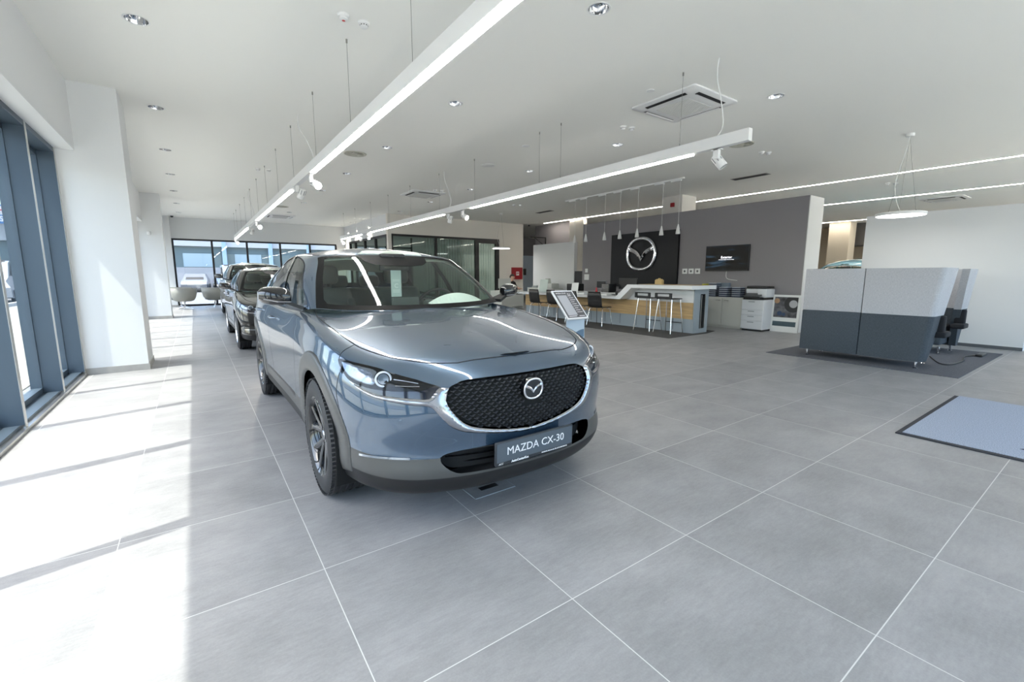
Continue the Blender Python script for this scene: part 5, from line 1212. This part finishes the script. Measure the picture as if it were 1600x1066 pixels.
a = MB(); a.rbox(-.14,.14,-.035,.035,0,.31,.004); o = desk_item('binder', 'binder', 'yellow binder standing at the left end of the low cabinet', a, mat('yellow_card', (.75,.70,.03), .5), (10.72, 6.53, .75))
a = MB(); a.lathe([(0,0),(.018,0)],14,Matrix.Translation((-.141,0,.10)) @ Matrix.Rotation(PI/2,4,'Y')); a.build('finger_hole', M_black, o)
a = MB(); a.rbox(-.05,.05,-.14,.14,0,.34,.01); desk_item('grey_box', 'box', 'grey box behind the brochure stacks', a, mat('slate_card', (.18,.22,.27), .6), (10.885, 6.15, .75))
t = thing('copier', 'white office copier with paper drawers beside the poster', 'copier', (10.46, 4.95, 0)); Mw2 = mat('copier_white', (.72,.74,.77), .4)
a = MB(); a.rbox(0,.48,0,.50,.04,.72,.008); a.build('cabinet_body', Mw2, t, smooth=40)
a = MB(); a.box(.03,.46,.03,.47,0,.04); a.build('base', M_black, t)
for z0, z1 in ((.06,.24),(.25,.37),(.38,.49),(.50,.71)):
    a = MB(); a.rbox(-.014,0,.01,.49,z0,z1-.008,.004); d = a.build('paper_drawer', Mw2, t); a = MB(); a.box(-.020,-.014,.20,.34,z1-.045,z1-.028); a.build('drawer_grip', mat('grip_grey', (.30,.33,.36), .5), d)
a = MB(); a.box(.02,.46,.02,.48,.72,.77); a.rbox(-.05,.10,.06,.42,.735,.78,.01); a.build('output_tray', M_black, t)
a = MB(); a.add([(-.03,.10,.80),(-.03,.46,.80),(.16,.46,.87),(.16,.10,.87),(-.03,.10,.78),(-.03,.46,.78),(.16,.46,.85),(.16,.10,.85)], [(0,1,2,3),(4,5,6,7),(0,1,5,4),(2,3,7,6),(0,3,7,4),(1,2,6,5)]); a.build('control_panel', mat('panel_dark', (.05,.055,.06), .3), t)
a = MB(); a.rbox(.08,.48,0,.20,.77,.97,.02); a.rbox(.14,.48,.18,.50,.86,.97,.02); a.build('scanner', Mw2, t, smooth=40)
a = MB(); a.rbox(.12,.48,.02,.48,.97,1.03,.015); a.build('document_feeder', M_blackp, t, smooth=40)
t = thing('leaning_poster', 'framed poster of car and mechanics leaning on the grey wall', 'poster', (10.84, 4.66, 0)); t.rotation_euler = (0, math.radians(4), 0)
a = MB(); a.box(-.01,.0,-.29,.29,0,.84); a.build('poster_board', M_paper, t)
m_ph = mat('poster_photo', (.10,.10,.11), .5, noise=(7,.9,(1,1,1))); a = MB(); a.box(-.013,-.01,-.24,.25,.33,.79); ph = a.build('poster_photo', m_ph, t)
Mt = Matrix.Translation((-.014,-.15,.64)) @ Matrix.Rotation(-PI/2,4,'Y')
a = MB(); a.lathe([(.09,0),(.19,0)], 30, Mt); a.v = [(x, max(min(y,.25),-.24), max(min(z,.79),.33)) for x,y,z in a.v]; a.build('printed_tyre', mat('print_black', (.02,.02,.022), .5), ph)
a = MB(); a.lathe([(0,.001),(.085,.001)], 24, Mt); a.v = [(x, max(min(y,.25),-.24), max(min(z,.79),.33)) for x,y,z in a.v]; a.build('printed_rim', mat('print_grey', (.45,.46,.48), .5), ph)
a = MB(); a.lathe([(0,0),(.055,0)], 8, Matrix.Translation((-.0145,.12,.42)) @ Matrix.Rotation(-PI/2,4,'Y')); a.lathe([(0,0),(.04,0)], 8, Matrix.Translation((-.0145,.03,.40)) @ Matrix.Rotation(-PI/2,4,'Y')); a.build('printed_figure', mat('print_blue', (.03,.06,.13), .5), ph)
a = MB(); a.lathe([(0,0),(.06,0)], 10, Matrix.Translation((-.0145,.20,.70)) @ Matrix.Rotation(-PI/2,4,'Y')); a.build('printed_hand', mat('print_tan', (.45,.27,.15), .5), ph)
a = MB(); a.box(-.013,-.01,-.24,.25,.13,.24); a.build('poster_band', mat('print_teal', (.06,.10,.12), .5), t)
# info stand by the car
t = thing('info_stand', 'white framed price board tilted on a stand behind the front car', 'sign', (4.60, 5.0, 0))
a = MB(); Mb = Matrix.Translation((0, -.19, .635)) @ Matrix.Rotation(math.radians(46),4,'X')
a.rbox(-.21,.21,0,.56,-.012,.012,.005, Mb); a.build('board_frame', mat('white_frame', (.82,.83,.86), .3), t); fr = t.children[0]
a = MB(); a.box(-.185,.185,.025,.535,.0125,.014, Mb); sh = a.build('board_sheet', mat('dark_sheet', (.10,.10,.11), .4), t)
a = MB(); a.box(-.155,.03,.07,.46,.0145,.0152, Mb); a.build('specification_block', mat('block_grey', (.42,.43,.47), .6), sh)
a = MB()
for k in range(9): a.box(.05,.16-.02*(k%3),.12+k*.04,.128+k*.04,.0145,.0152, Mb)
a.box(-.155,.0,.045,.055,.0145,.0152,Mb); a.box(.05,.16,.045,.055,.0145,.0152,Mb)
vs, fs = text_mesh('MAZDA CX-30', .03, .0003, .0005, 'LEFT'); k = a; Mt = Mb @ Matrix.Translation((-.155,.50,.0148)); a.add([Mt @ v for v in vs], fs)
vs, fs = text_mesh('5,1', .05, .0003, .0008, 'LEFT'); Mt = Mb @ Matrix.Translation((.065,.475,.0148)); a.add([Mt @ v for v in vs], fs)
a.build('board_print', M_letter, sh, fix=False)
a = MB(); a.box(-.16,.20,-.12,-.10,.03,.66); a.build('stand_panel', mat('stand_print', (.55,.65,.75), .3), t)
a = MB(); a.surf([[(x,-.122,z+.05*math.sin(x*9)) for x in np.linspace(-.15,.19,12)] for z in (.30,.42)]); a.build('stand_wave', mat('wave_blue', (.14,.22,.32), .35), t)
a = MB(); a.rbox(-.20,.24,-.26,.10,0,.03,.008); a.build('stand_foot', M_steel, t)
# ---------------------------------------------------------------- lounge on the right
def weave(name, c1, c2):
    m = bpy.data.materials.new(name); m.use_nodes = True; n = m.node_tree; b = n.nodes['Principled BSDF']; b.inputs['Roughness'].default_value = .9
    tc = n.nodes.new('ShaderNodeTexCoord'); out = []
    for st in ((40,40,260),(260,260,30)):
        mp = n.nodes.new('ShaderNodeMapping'); mp.inputs['Scale'].default_value = st; n.links.new(tc.outputs['Object'], mp.inputs[0]); z = n.nodes.new('ShaderNodeTexNoise'); z.inputs['Scale'].default_value = 1; z.inputs['Detail'].default_value = 3; n.links.new(mp.outputs[0], z.inputs['Vector']); out.append(z.outputs[0])
    a = n.nodes.new('ShaderNodeMath'); a.operation = 'ADD'; n.links.new(out[0], a.inputs[0]); n.links.new(out[1], a.inputs[1])
    cr = n.nodes.new('ShaderNodeValToRGB'); n.links.new(a.outputs[0], cr.inputs[0]); cr.color_ramp.elements[0].position = .75; cr.color_ramp.elements[1].position = 1.25
    cr.color_ramp.elements[0].position = .38*2*.5+.2; cr.color_ramp.elements[1].position = 1.0
    mr = n.nodes.new('ShaderNodeMapRange'); mr.inputs[1].default_value = .7; mr.inputs[2].default_value = 1.3; n.links.new(a.outputs[0], mr.inputs[0]); n.links.new(mr.outputs[0], cr.inputs[0]); cr.color_ramp.elements[0].position = 0; cr.color_ramp.elements[1].position = 1
    cr.color_ramp.elements[0].color = (*c1,1); cr.color_ramp.elements[1].color = (*c2,1); n.links.new(cr.outputs[0], b.inputs['Base Color']); return m
M_lfab = weave('light_grey_weave', (.36,.37,.40), (.52,.53,.56)); M_dfab = weave('slate_weave', (.038,.050,.062), (.075,.092,.112)); M_bfab = mat('black_fabric', (.015,.016,.02), .9)
b = MB(); b.box(7.70,10.68,1.23,3.55,0,.008); tag(b.build('lounge_rug', mat('slate_rug', (.095,.10,.115), .95, noise=(80,.25,(1,1,1)))), 'dark grey rug under the two high-backed sofas', 'rug')
def sofa(loc, rz, label):
    """high-backed booth sofa; back towards -x, open towards +x; width along y"""
    t = thing('high_back_sofa', label, 'sofa', loc, rz, 'high-backed booth sofas')
    def shell(z0, z1, off0, off1, dep0, dep1, ya, yb, th, nm, m_):
        # rounded U in plan: back wall and a wing at one end
        a = MB(); rows = []
        def plan(off, dep, end):
            r = .10; pts = []
            pts.append((off, 0)); n_ = 6
            L = yb + end
            for k in range(n_+1):
                q = PI/2*k/n_; pts.append((off + r - r*math.cos(q), -(L - r) - r*math.sin(q)))
            pts.append((dep, -L)); return pts
        for z, off, dep, e in ((z0, off0, dep0, -.0), (z1, off1, dep1, .0)):
            o_ = plan(off, dep, e if z == z0 else .09*(z1 > 1)); rows.append([(x, y, z) for x, y in o_])
        a.surf(rows); o = a.build(nm, m_, t, smooth=60); md = o.modifiers.new('thick','SOLIDIFY'); md.thickness = th; md.offset = -1; bv = o.modifiers.new('soft','BEVEL'); bv.width = .015; bv.segments = 2; bv.limit_method = 'ANGLE'
    # two segments side by side along y: far one [0,.77], near one [.78,1.66] with the wing
    for nm, m_, z0, z1 in (('lower_back', M_dfab, .10, .725), ('upper_back', M_lfab, .725, 1.37)):
        a = MB(); a.rbox(0,.10,-.775,.0,z0,z1,.012); a.build(nm, m_, t, smooth=40)
        f0 = (z0-.10)/1.27; f1 = (z1-.10)/1.27
        e0 = 1.52 + .12*f0; e1 = 1.52 + .12*f1; d0 = .36 + .26*f0; d1 = .36+.26*f1
        if nm == 'lower_back': d0 = .20
        rows = []
        for z, e, d in ((z0, e0, d0), (lerp(z0,z1,.5), (e0+e1)/2, (lerp(d0,d1,.62))), (z1, e1, d1)):
            r = .07; row = [(0,-.785,z)] + [(r - r*math.cos(q), -(e-r) - r*math.sin(q), z) for q in np.linspace(0,PI/2,7)] + [(d,-e,z)]
            row += [(d,-e+.09,z)] + [(r+.09-.0 - .0 - (r)*math.cos(q)*.3, -(e-.09-r*.3) - r*.3*math.sin(q), z) for q in np.linspace(PI/2,0,5)] + [(.10,-.785,z)]
            rows.append(row)
        a = MB(); a.surf([q + [q[0]] for q in rows]); a.add(rows[0], [tuple(range(len(rows[0])))]); a.add(rows[-1], [tuple(range(len(rows[-1])))]); a.build(nm, m_, t, smooth=45)
        # far wing
        a = MB(); a.rbox(0.101, d1*.95, -.10, -.0, z0, z1, .012); a.build(nm, m_, t, smooth=40)
    a = MB(); a.rbox(.10,.72,-1.42,.0,.30,.46,.04); a.build('seat_cushion', M_bfab, t, smooth=50)
    a = MB(); a.rbox(.10,.68,-1.42,.0,.14,.30,.02); a.build('seat_base', M_dfab, t, smooth=50)
    a = MB(); a.rbox(.30,.60,-1.66,-1.50,.42,.50,.02); a.rbox(.34,.44,-1.63,-1.50,.48,.72,.02); a.build('arm_tray', M_bfab, t, smooth=50)
    for x, y in ((.07,-.10),(.07,-1.44),(.62,-1.40),(.62,-.1)):
        l = MB(); l.cyl((x,y,.012),(x,y,.11),.013,n=12); l.lathe([(0,0),(.028,0),(.030,.006),(.015,.014)], 16, Matrix.Translation((x,y,0))); l.cyl((x,y,.06),(x,y,.11),.020,n=12); l.build('leg', M_chrome, t, smooth=50)
    return t
s1 = sofa((7.95, 3.16, .008), 0, 'high-backed grey booth sofa turned away, its back to the camera')
def mirror_sofa():
    t = thing('high_back_sofa', 'second high-backed grey booth sofa, behind the first one and by the white wall', 'sofa', (10.50, 3.26, .008), 0, 'high-backed booth sofas'); t.scale = (-1,1,1)
    for ch in s1.children: c = ch.copy(); COL.objects.link(c); c.parent = t
mirror_sofa()
a = MB(); a.tube(smooth_curve([(8.72,1.72,.10),(8.62,1.60,.035),(8.70,1.50,.021),(9.2,1.45,.021),(9.75,1.52,.021),(10.05,1.42,.021)]), .009, 8); a.rbox(9.95,10.3,1.36,1.44,.010,.045,.008); tag(a.build('extension_cord', M_blackp, None, smooth=50), 'black extension cord lying on the dark rug by the sofa', 'cord')
# entrance mat
t = thing('entrance_mat', 'pale blue entrance mat with dark edging on the tiles', 'mat', (4.58, -1.3, 0))
b = MB(); b.box(0,1.95,0,2.35,0,.009); b.build('mat_edging', mat('mat_rubber', (.02,.022,.03), .7), t)
b = MB(); b.box(.045,1.95,0,2.315,.009,.013); b.build('mat_pile', mat('mat_pile', (.34,.385,.475), .95, noise=(150,.35,(1,1,1)), bump=(200,.6,(1,1,1))), t)
b = MB(); b.prism([(.28,1.70),(.40,1.62),(.42,1.56),(.34,1.60),(.28,1.66)], .013, .015); b.build('mat_mark', mat('mat_navy', (.012,.015,.04), .9), t)
# floor sockets
def floor_box(x, y, label):
    t = thing('floor_socket_box', label, 'floor socket', (x,y,0)); b = MB(); b.box(-.14,.14,-.11,.11,0,.003); b.build('cover_plate', M_tile, t); e = MB()
    for q in ((-.142,-.138,-.112,.112),(.138,.142,-.112,.112),(-.142,.142,-.112,-.108),(-.142,.142,.108,.112)): e.box(q[0],q[1],q[2],q[3],0,.004)
    e.build('edge_frame', mat('grey_edge', (.30,.33,.36), .4), t); b = MB(); b.box(-.06,.06,-.045,-.005,.003,.0045); b.build('cable_slot', M_black, t)
floor_box(1.36, 2.20, 'floor socket cover just in front of the car bumper')
b = MB(); b.box(-.05,.05,-.03,.03,0,.004); o = b.build('floor_plate', M_black); o.location = (4.23,4.73,0); tag(o, 'small dark floor plate on the tiles right of the front car', 'floor plate')
# car in the hall behind
# ---------------------------------------------------------------- back of the hall
# office desk with a seated person
t = thing('office_desk', 'pale office desk with dark drawer gap in front of the office', 'desk', (9.35, 13.9, 0))
b = MB(); b.box(0,1.05,0,.8,.66,.69); b.build('desk_top', M_cab, t)
b = MB(); b.box(.0,.03,0,.78,0,.66); b.build('leg_panel', M_cab, t); b = MB(); b.box(1.0,1.03,0,.78,0,.66); b.build('leg_panel', M_cab, t); b = MB(); b.box(.03,1.0,.02,.05,.10,.55); b.build('modesty_panel', M_cab, t)
b = MB(); b.box(.03,1.0,.03,.06,.55,.66); b.build('drawer_gap', M_dark, t)
monitor((9.62,14.1,.69), PI, .56, .36, M_cab, 'pale back of a computer monitor on the office desk', name='computer_monitor')
b = MB(); b.rbox(-.1,.1,-.01,.01,0,.24,.004); desk_item('paper_holder', 'paper holder', 'white paper holder in front of the pale monitor', b, M_paper, (9.60,13.97,.69))
b = MB(); b.lathe([(.035,0),(.04,.1)],14); desk_item('pen_cup', 'cup', 'dark pen cup on the office desk beside the monitor', b, M_blackp, (10.05,14.1,.69), 40)
b = MB(); b.rbox(-.06,.06,-.04,.04,0,.12,.01); desk_item('desk_telephone', 'phone', 'dark telephone on the right part of the office desk', b, M_blackp, (10.22,14.2,.69), 40)
# seated person: one continuous body grown by a skin modifier
def skin_body(name, pts, edges, rad, m_, parent, sub=2):
    me = bpy.data.meshes.new(name); me.from_pydata(pts, edges, []); o = bpy.data.objects.new(name, me); COL.objects.link(o); o.parent = parent
    s_ = o.modifiers.new('skin','SKIN'); 
    while not me.skin_vertices: bpy.context.view_layer.objects.active = o; bpy.ops.mesh.customdata_skin_add() if False else me.attributes; break
    if me.skin_vertices:
        for v, r in zip(me.skin_vertices[0].data, rad): v.radius = (r if isinstance(r, tuple) else (r, r))
        me.skin_vertices[0].data[0].use_root = True
    ss = o.modifiers.new('smooth','SUBSURF'); ss.levels = sub; ss.render_levels = sub; me.materials.append(m_); me.shade_smooth(); return o
P = thing('person', 'person in a black shirt seated at the office desk, looking at the monitor', 'person', (10.52, 14.98, 0), math.radians(15))
M_skin = mat('skin', (.55,.34,.25), .6); M_shirt = mat('black_shirt', (.012,.012,.015), .9); M_hair = mat('dark_hair', (.02,.014,.01), .7)
pts = [(0,0,.50),(0,-.01,.66),(0,-.03,.84),(0,-.05,.98),(0,-.06,1.06),(0,-.085,1.12),(0,-.10,1.20),(0,-.09,1.27),
       (-.17,-.05,.97),(-.24,-.08,.80),(-.16,-.33,.73),(-.10,-.42,.72),(.17,-.05,.97),(.25,-.08,.80),(.20,-.32,.73),(.14,-.42,.74),
       (-.10,-.02,.50),(-.13,-.42,.50),(-.13,-.44,.10),(-.13,-.54,.04),(.10,-.02,.50),(.13,-.42,.50),(.13,-.44,.10),(.13,-.54,.04)]
ed = [(0,1),(1,2),(2,3),(3,4),(4,5),(5,6),(6,7),(3,8),(8,9),(9,10),(10,11),(3,12),(12,13),(13,14),(14,15),(0,16),(16,17),(17,18),(18,19),(0,20),(20,21),(21,22),(22,23)]
rd = [(.17,.12),(.15,.10),(.17,.11),(.15,.09),.055,.06,(.085,.10),(.07,.08),.06,.048,.036,.030,.06,.048,.036,.030,.085,.07,.045,.04,.085,.07,.045,.04]
def grown(pts, ed, rd, levels=2):
    me = bpy.data.meshes.new('figure_frame'); me.from_pydata(pts, ed, []); o = bpy.data.objects.new('figure_frame', me); COL.objects.link(o)
    bm = bmesh.new(); bm.from_mesh(me); lay = bm.verts.layers.skin.verify()
    for v, r in zip(bm.verts, rd): v[lay].radius = r if isinstance(r, tuple) else (r, r)
    bm.verts.ensure_lookup_table(); bm.verts[0][lay].use_root = True; bm.to_mesh(me); bm.free()
    o.modifiers.new('skin','SKIN'); s_ = o.modifiers.new('s','SUBSURF'); s_.levels = levels; s_.render_levels = levels
    dg = bpy.context.evaluated_depsgraph_get(); r = bpy.data.meshes.new_from_object(o.evaluated_get(dg)); bpy.data.objects.remove(o); return r
me = grown(pts, ed, rd); o = bpy.data.objects.new('body', me); COL.objects.link(o); o.parent = P; me.shade_smooth(); me.materials.clear(); me.materials.append(M_skin); me.materials.append(M_shirt)
for p in me.polygons:
    c = p.center; arm = abs(c.x) > .12 and c.y < -.16 and c.z > .6
    p.material_index = 0 if (c.z > 1.045 or arm) else 1
# fingers, nose and face
hb = MB()
for sx, hx, hz in ((-1,-.10,.72),(1,.14,.74)):
    for k in range(4): hb.tube([(hx+(k-1.5)*.019,-.42,hz),(hx+(k-1.5)*.021,-.465,hz+.004),(hx+(k-1.5)*.021,-.50+.006*abs(k-1.5),hz-.012)], [.010,.009,.007], 8)
    hb.tube([(hx-sx*.028,-.40,hz),(hx-sx*.048,-.43,hz),(hx-sx*.045,-.455,hz-.006)], [.011,.010,.008], 8)
hb.build('fingers', M_skin, o, smooth=80)
fb = MB(); fb.add([(-.014,-.205,1.185),(.014,-.205,1.185),(0,-.228,1.19),(0,-.20,1.225)], [(0,1,2),(0,2,3),(1,3,2)]); fb.tube([(-.025,-.20,1.155),(0,-.207,1.153),(.025,-.20,1.155)], .006, 6)
fb.build('nose_and_mouth', M_skin, o, smooth=60)
ey = MB(); 
for sx in (-1,1): ey.lathe([(0,.008),(.008,.006),(.011,0)], 10, Matrix.Translation((sx*.032,-.188,1.218)) @ Matrix.Rotation(PI/2,4,'X'))
ey.build('eyes', M_black, o)
hr = MB(); rows = []
for t_ in np.linspace(0,1,7):
    a = t_*PI*.55; rows.append([(.094*math.sin(a)*math.cos(q), -.09+.112*math.sin(a)*math.sin(q)+ (.02*math.sin(a)), 1.222+.11*math.cos(a) - (.03*t_ if math.sin(q) > 0 else -.035*t_*t_)) for q in np.linspace(0,2*PI,25)])
hr.surf(rows); hr.build('hair', M_hair, o, smooth=80)
t = thing('office_chair', 'dark office chair under the seated person', 'office chair', (10.55, 15.08, 0), math.radians(15))
b = MB(); b.rbox(-.24,.24,-.24,.24,.34,.41,.03); b.build('seat', M_blackp, t, smooth=40); b = MB(); b.rbox(-.22,.22,.20,.26,.50,1.0,.025); b.build('backrest', M_blackp, t, smooth=40)
b = MB(); b.cyl((0,0,.06),(0,0,.34),.03,n=12); b.build('gas_lift', M_steel, t)
for k in range(5):
    a = 2*PI*k/5; b = MB(); b.cyl((0,0,.08),(.28*math.cos(a),.28*math.sin(a),.05),.018,n=8); b.cyl((.28*math.cos(a),.28*math.sin(a)-.012,.026),(.28*math.cos(a),.28*math.sin(a)+.012,.026),.026,n=12); b.build('leg', M_blackp, t)
# fire cabinet, door closer box
t = thing('fire_cabinet', 'red fire hose cabinet on the office wall', 'fire cabinet', (12.26, 17.0, 1.36)); b = MB(); b.box(-.28,.28,-.10,0,-.27,.27); b.build('cabinet_door', mat('fire_red', (.30,.012,.018), .4), t)
b = MB(); b.box(-.08,.08,-.103,-.10,-.09,.08); sg = b.build('pictogram', M_letter, t); b = MB(); b.box(-.055,-.02,-.105,-.103,-.06,.05); b.box(.0,.05,-.105,-.103,-.02,.05); b.box(.02,.03,-.105,-.103,-.07,0); b.build('pictogram_marks', mat('fire_red', (.3,.01,.02), .4), sg)
b = MB(); b.rbox(12.66,12.76,16.9,17.02,1.28,1.58,.01); tag(b.build('wall_intercom', M_black), 'small black intercom box on the corner beside the fire cabinet', 'intercom')
# storage cabinet before the white panel
t = thing('storage_cabinet', 'pale storage cabinet with papers on top before the white panel', 'cabinet', (10.25, 12.05, 0))
b = MB(); b.box(.02,.48,0,1.45,0,.80); b.box(0,.5,-.01,1.46,.80,.82); b.build('carcass', M_cab, t)
for k in range(3):
    b = MB(); b.box(0,.02,.01+k*.48,.48+k*.48,.03,.79); d = b.build('door', M_cab, t); b = MB(); b.box(-.015,0,.05+k*.48,.06+k*.48,.40,.50); b.build('handle', M_steel, d)
for k, (y, l_) in enumerate(((12.9,'left'),(13.2,'right'))):
    b = MB(); b.box(-.15,.15,-.14,.14,0,.035); b.box(-.13,.14,-.12,.13,.035,.07); desk_item('magazine_pile', 'magazines', l_ + ' magazine pile on the storage cabinet', b, mat('magazine_grey', (.30,.32,.33), .5), (10.5, y, .82))
b = MB(); b.rbox(-.18,.18,-.22,.22,0,.17,.03); b.add([(-.1,.18,.17),(.14,.18,.17),(.14,.22,.34),(-.1,.22,.34)],[(0,1,2,3)]); desk_item('desktop_printer', 'printer', 'pale desktop printer on the storage cabinet', b, M_cab, (10.5, 12.4, .82), 30)
# black bracket and dark opening
b = MB(); b.box(-.9,0,-.02,.02,-.02,.02); b.box(-.04,0,-.02,.02,-.45,0); b.tube([(-.02,0,-.4),(-.7,0,0)], .018, 6); o = b.build('shelf_bracket', M_black); o.location = (13.6, 16.5, 3.0); tag(o, 'black metal bracket high up beyond the office wall corner', 'bracket')
b = MB(); b.box(10.97,11.4,11.32,11.70,0,1.42); o = b.build('dark_doorway', M_black); tag(o, 'black block standing for the dark doorway between panel and grey wall', 'doorway')  # solid black block in place of the darkness inside a doorway
# tub chairs by the far window
def tub(x, y, rz, label):
    t = thing('tub_chair', label, 'armchair', (x,y,0), rz, 'grey swivel tub chairs')
    m = MB(); rows = []; n_ = 22
    for z, r, cut in ((.33,.20,0),(.36,.28,0),(.45,.335,.0),(.60,.37,.0),(.80,.395,.0)):
        row = []
        for k in range(n_+1):
            a = math.radians(-145 + 290*k/n_); front = max(0, (abs(a)-1.5)/1.0); zz = z - (front*.22 if z > .5 else 0); row.append((r*math.sin(a)*1.02, -r*math.cos(a), zz))
        rows.append(row)
    m.surf(rows); o = m.build('shell', mat('tub_vinyl', (.26,.26,.235), .6), t, smooth=60); md = o.modifiers.new('thick','SOLIDIFY'); md.thickness = .035; md.offset = 1
    m = MB(); m.lathe([(0,.30),(.20,.31),(.30,.36),(.31,.42),(.27,.45),(0,.46)], 28); m.build('seat', mat('tub_blue', (.16,.20,.24), .8), t, smooth=60)
    m = MB(); m.cyl((0,0,.05),(0,0,.31),.025,n=12); m.cyl((0,0,.25),(0,0,.31),.045,n=12); m.build('column', M_chrome, t, smooth=50)
    for k in range(4):
        a = PI/4 + k*PI/2; m = MB(); m.tube([(0,0,.075),(.18*math.cos(a),.18*math.sin(a),.05),(.33*math.cos(a),.33*math.sin(a),.012)], [.016,.013,.010], 8); m.build('leg', M_chrome, t, smooth=50)
    return t
c = tub(-.36, 21.0, .15, 'grey tub chair facing away, left of the parked row by the far window'); dup(c, (.62, 21.6, 0), -1.0, 'grey tub chair turned sideways, half behind the silver car'); dup(c, (-.50, 22.1, 0), 2.6, 'grey tub chair hidden mostly by the far pillar')
# office ceiling lamps behind the glass
for x in (8.0, 10.4):
    t = thing('office_ceiling_lamp', 'long ceiling lamp inside the glazed office, ' + ('left one' if x < 9 else 'right one'), 'ceiling light', (x, 19.6, CH), 0)
    b = MB(); b.box(-.08,.08,-1.2,1.2,-.06,0); b.build('lamp_housing', M_whitep, t); b = MB(); b.box(-.07,.07,-1.19,1.19,-.065,-.06); b.build('diffuser', mat('office_diffuser', (.9,.9,.9), .5, emit=(1,1,.96), es=9), t)
M_blackpaint = mat('black_paint', (.006,.006,.006), .2, metal=.2, coat=1, coat_rough=.01)
M_silver = mat('silver_paint', (.42,.41,.39), .28, metal=.8, coat=1, coat_rough=.02)
M_alloy = mat('silver_alloy', (.55,.56,.58), .22, metal=1)
build_car('black hatchback parked behind the front car, mostly hidden', 'car', (1.41,9.0,0), M_blackpaint, None, 'hatchback', M_alloy, detail=False, scale=(1,1,.95))
build_car('silver SUV parked behind the black hatchback near the far window', 'car', (1.62,15.1,0), M_silver, None, 'suv', M_alloy, detail=False, scale=(1.05,1.05,1.10))
build_car('car with pale blue roof in the hall behind the reception wall', 'car', (18.6,5.0,0), mat('turquoise_paint', (.05,.30,.42), .3, metal=.3, coat=1), M_trimb, 'hall_car', M_alloy, detail=False, scale=(1,1,1.16), rz=PI/2*.95)
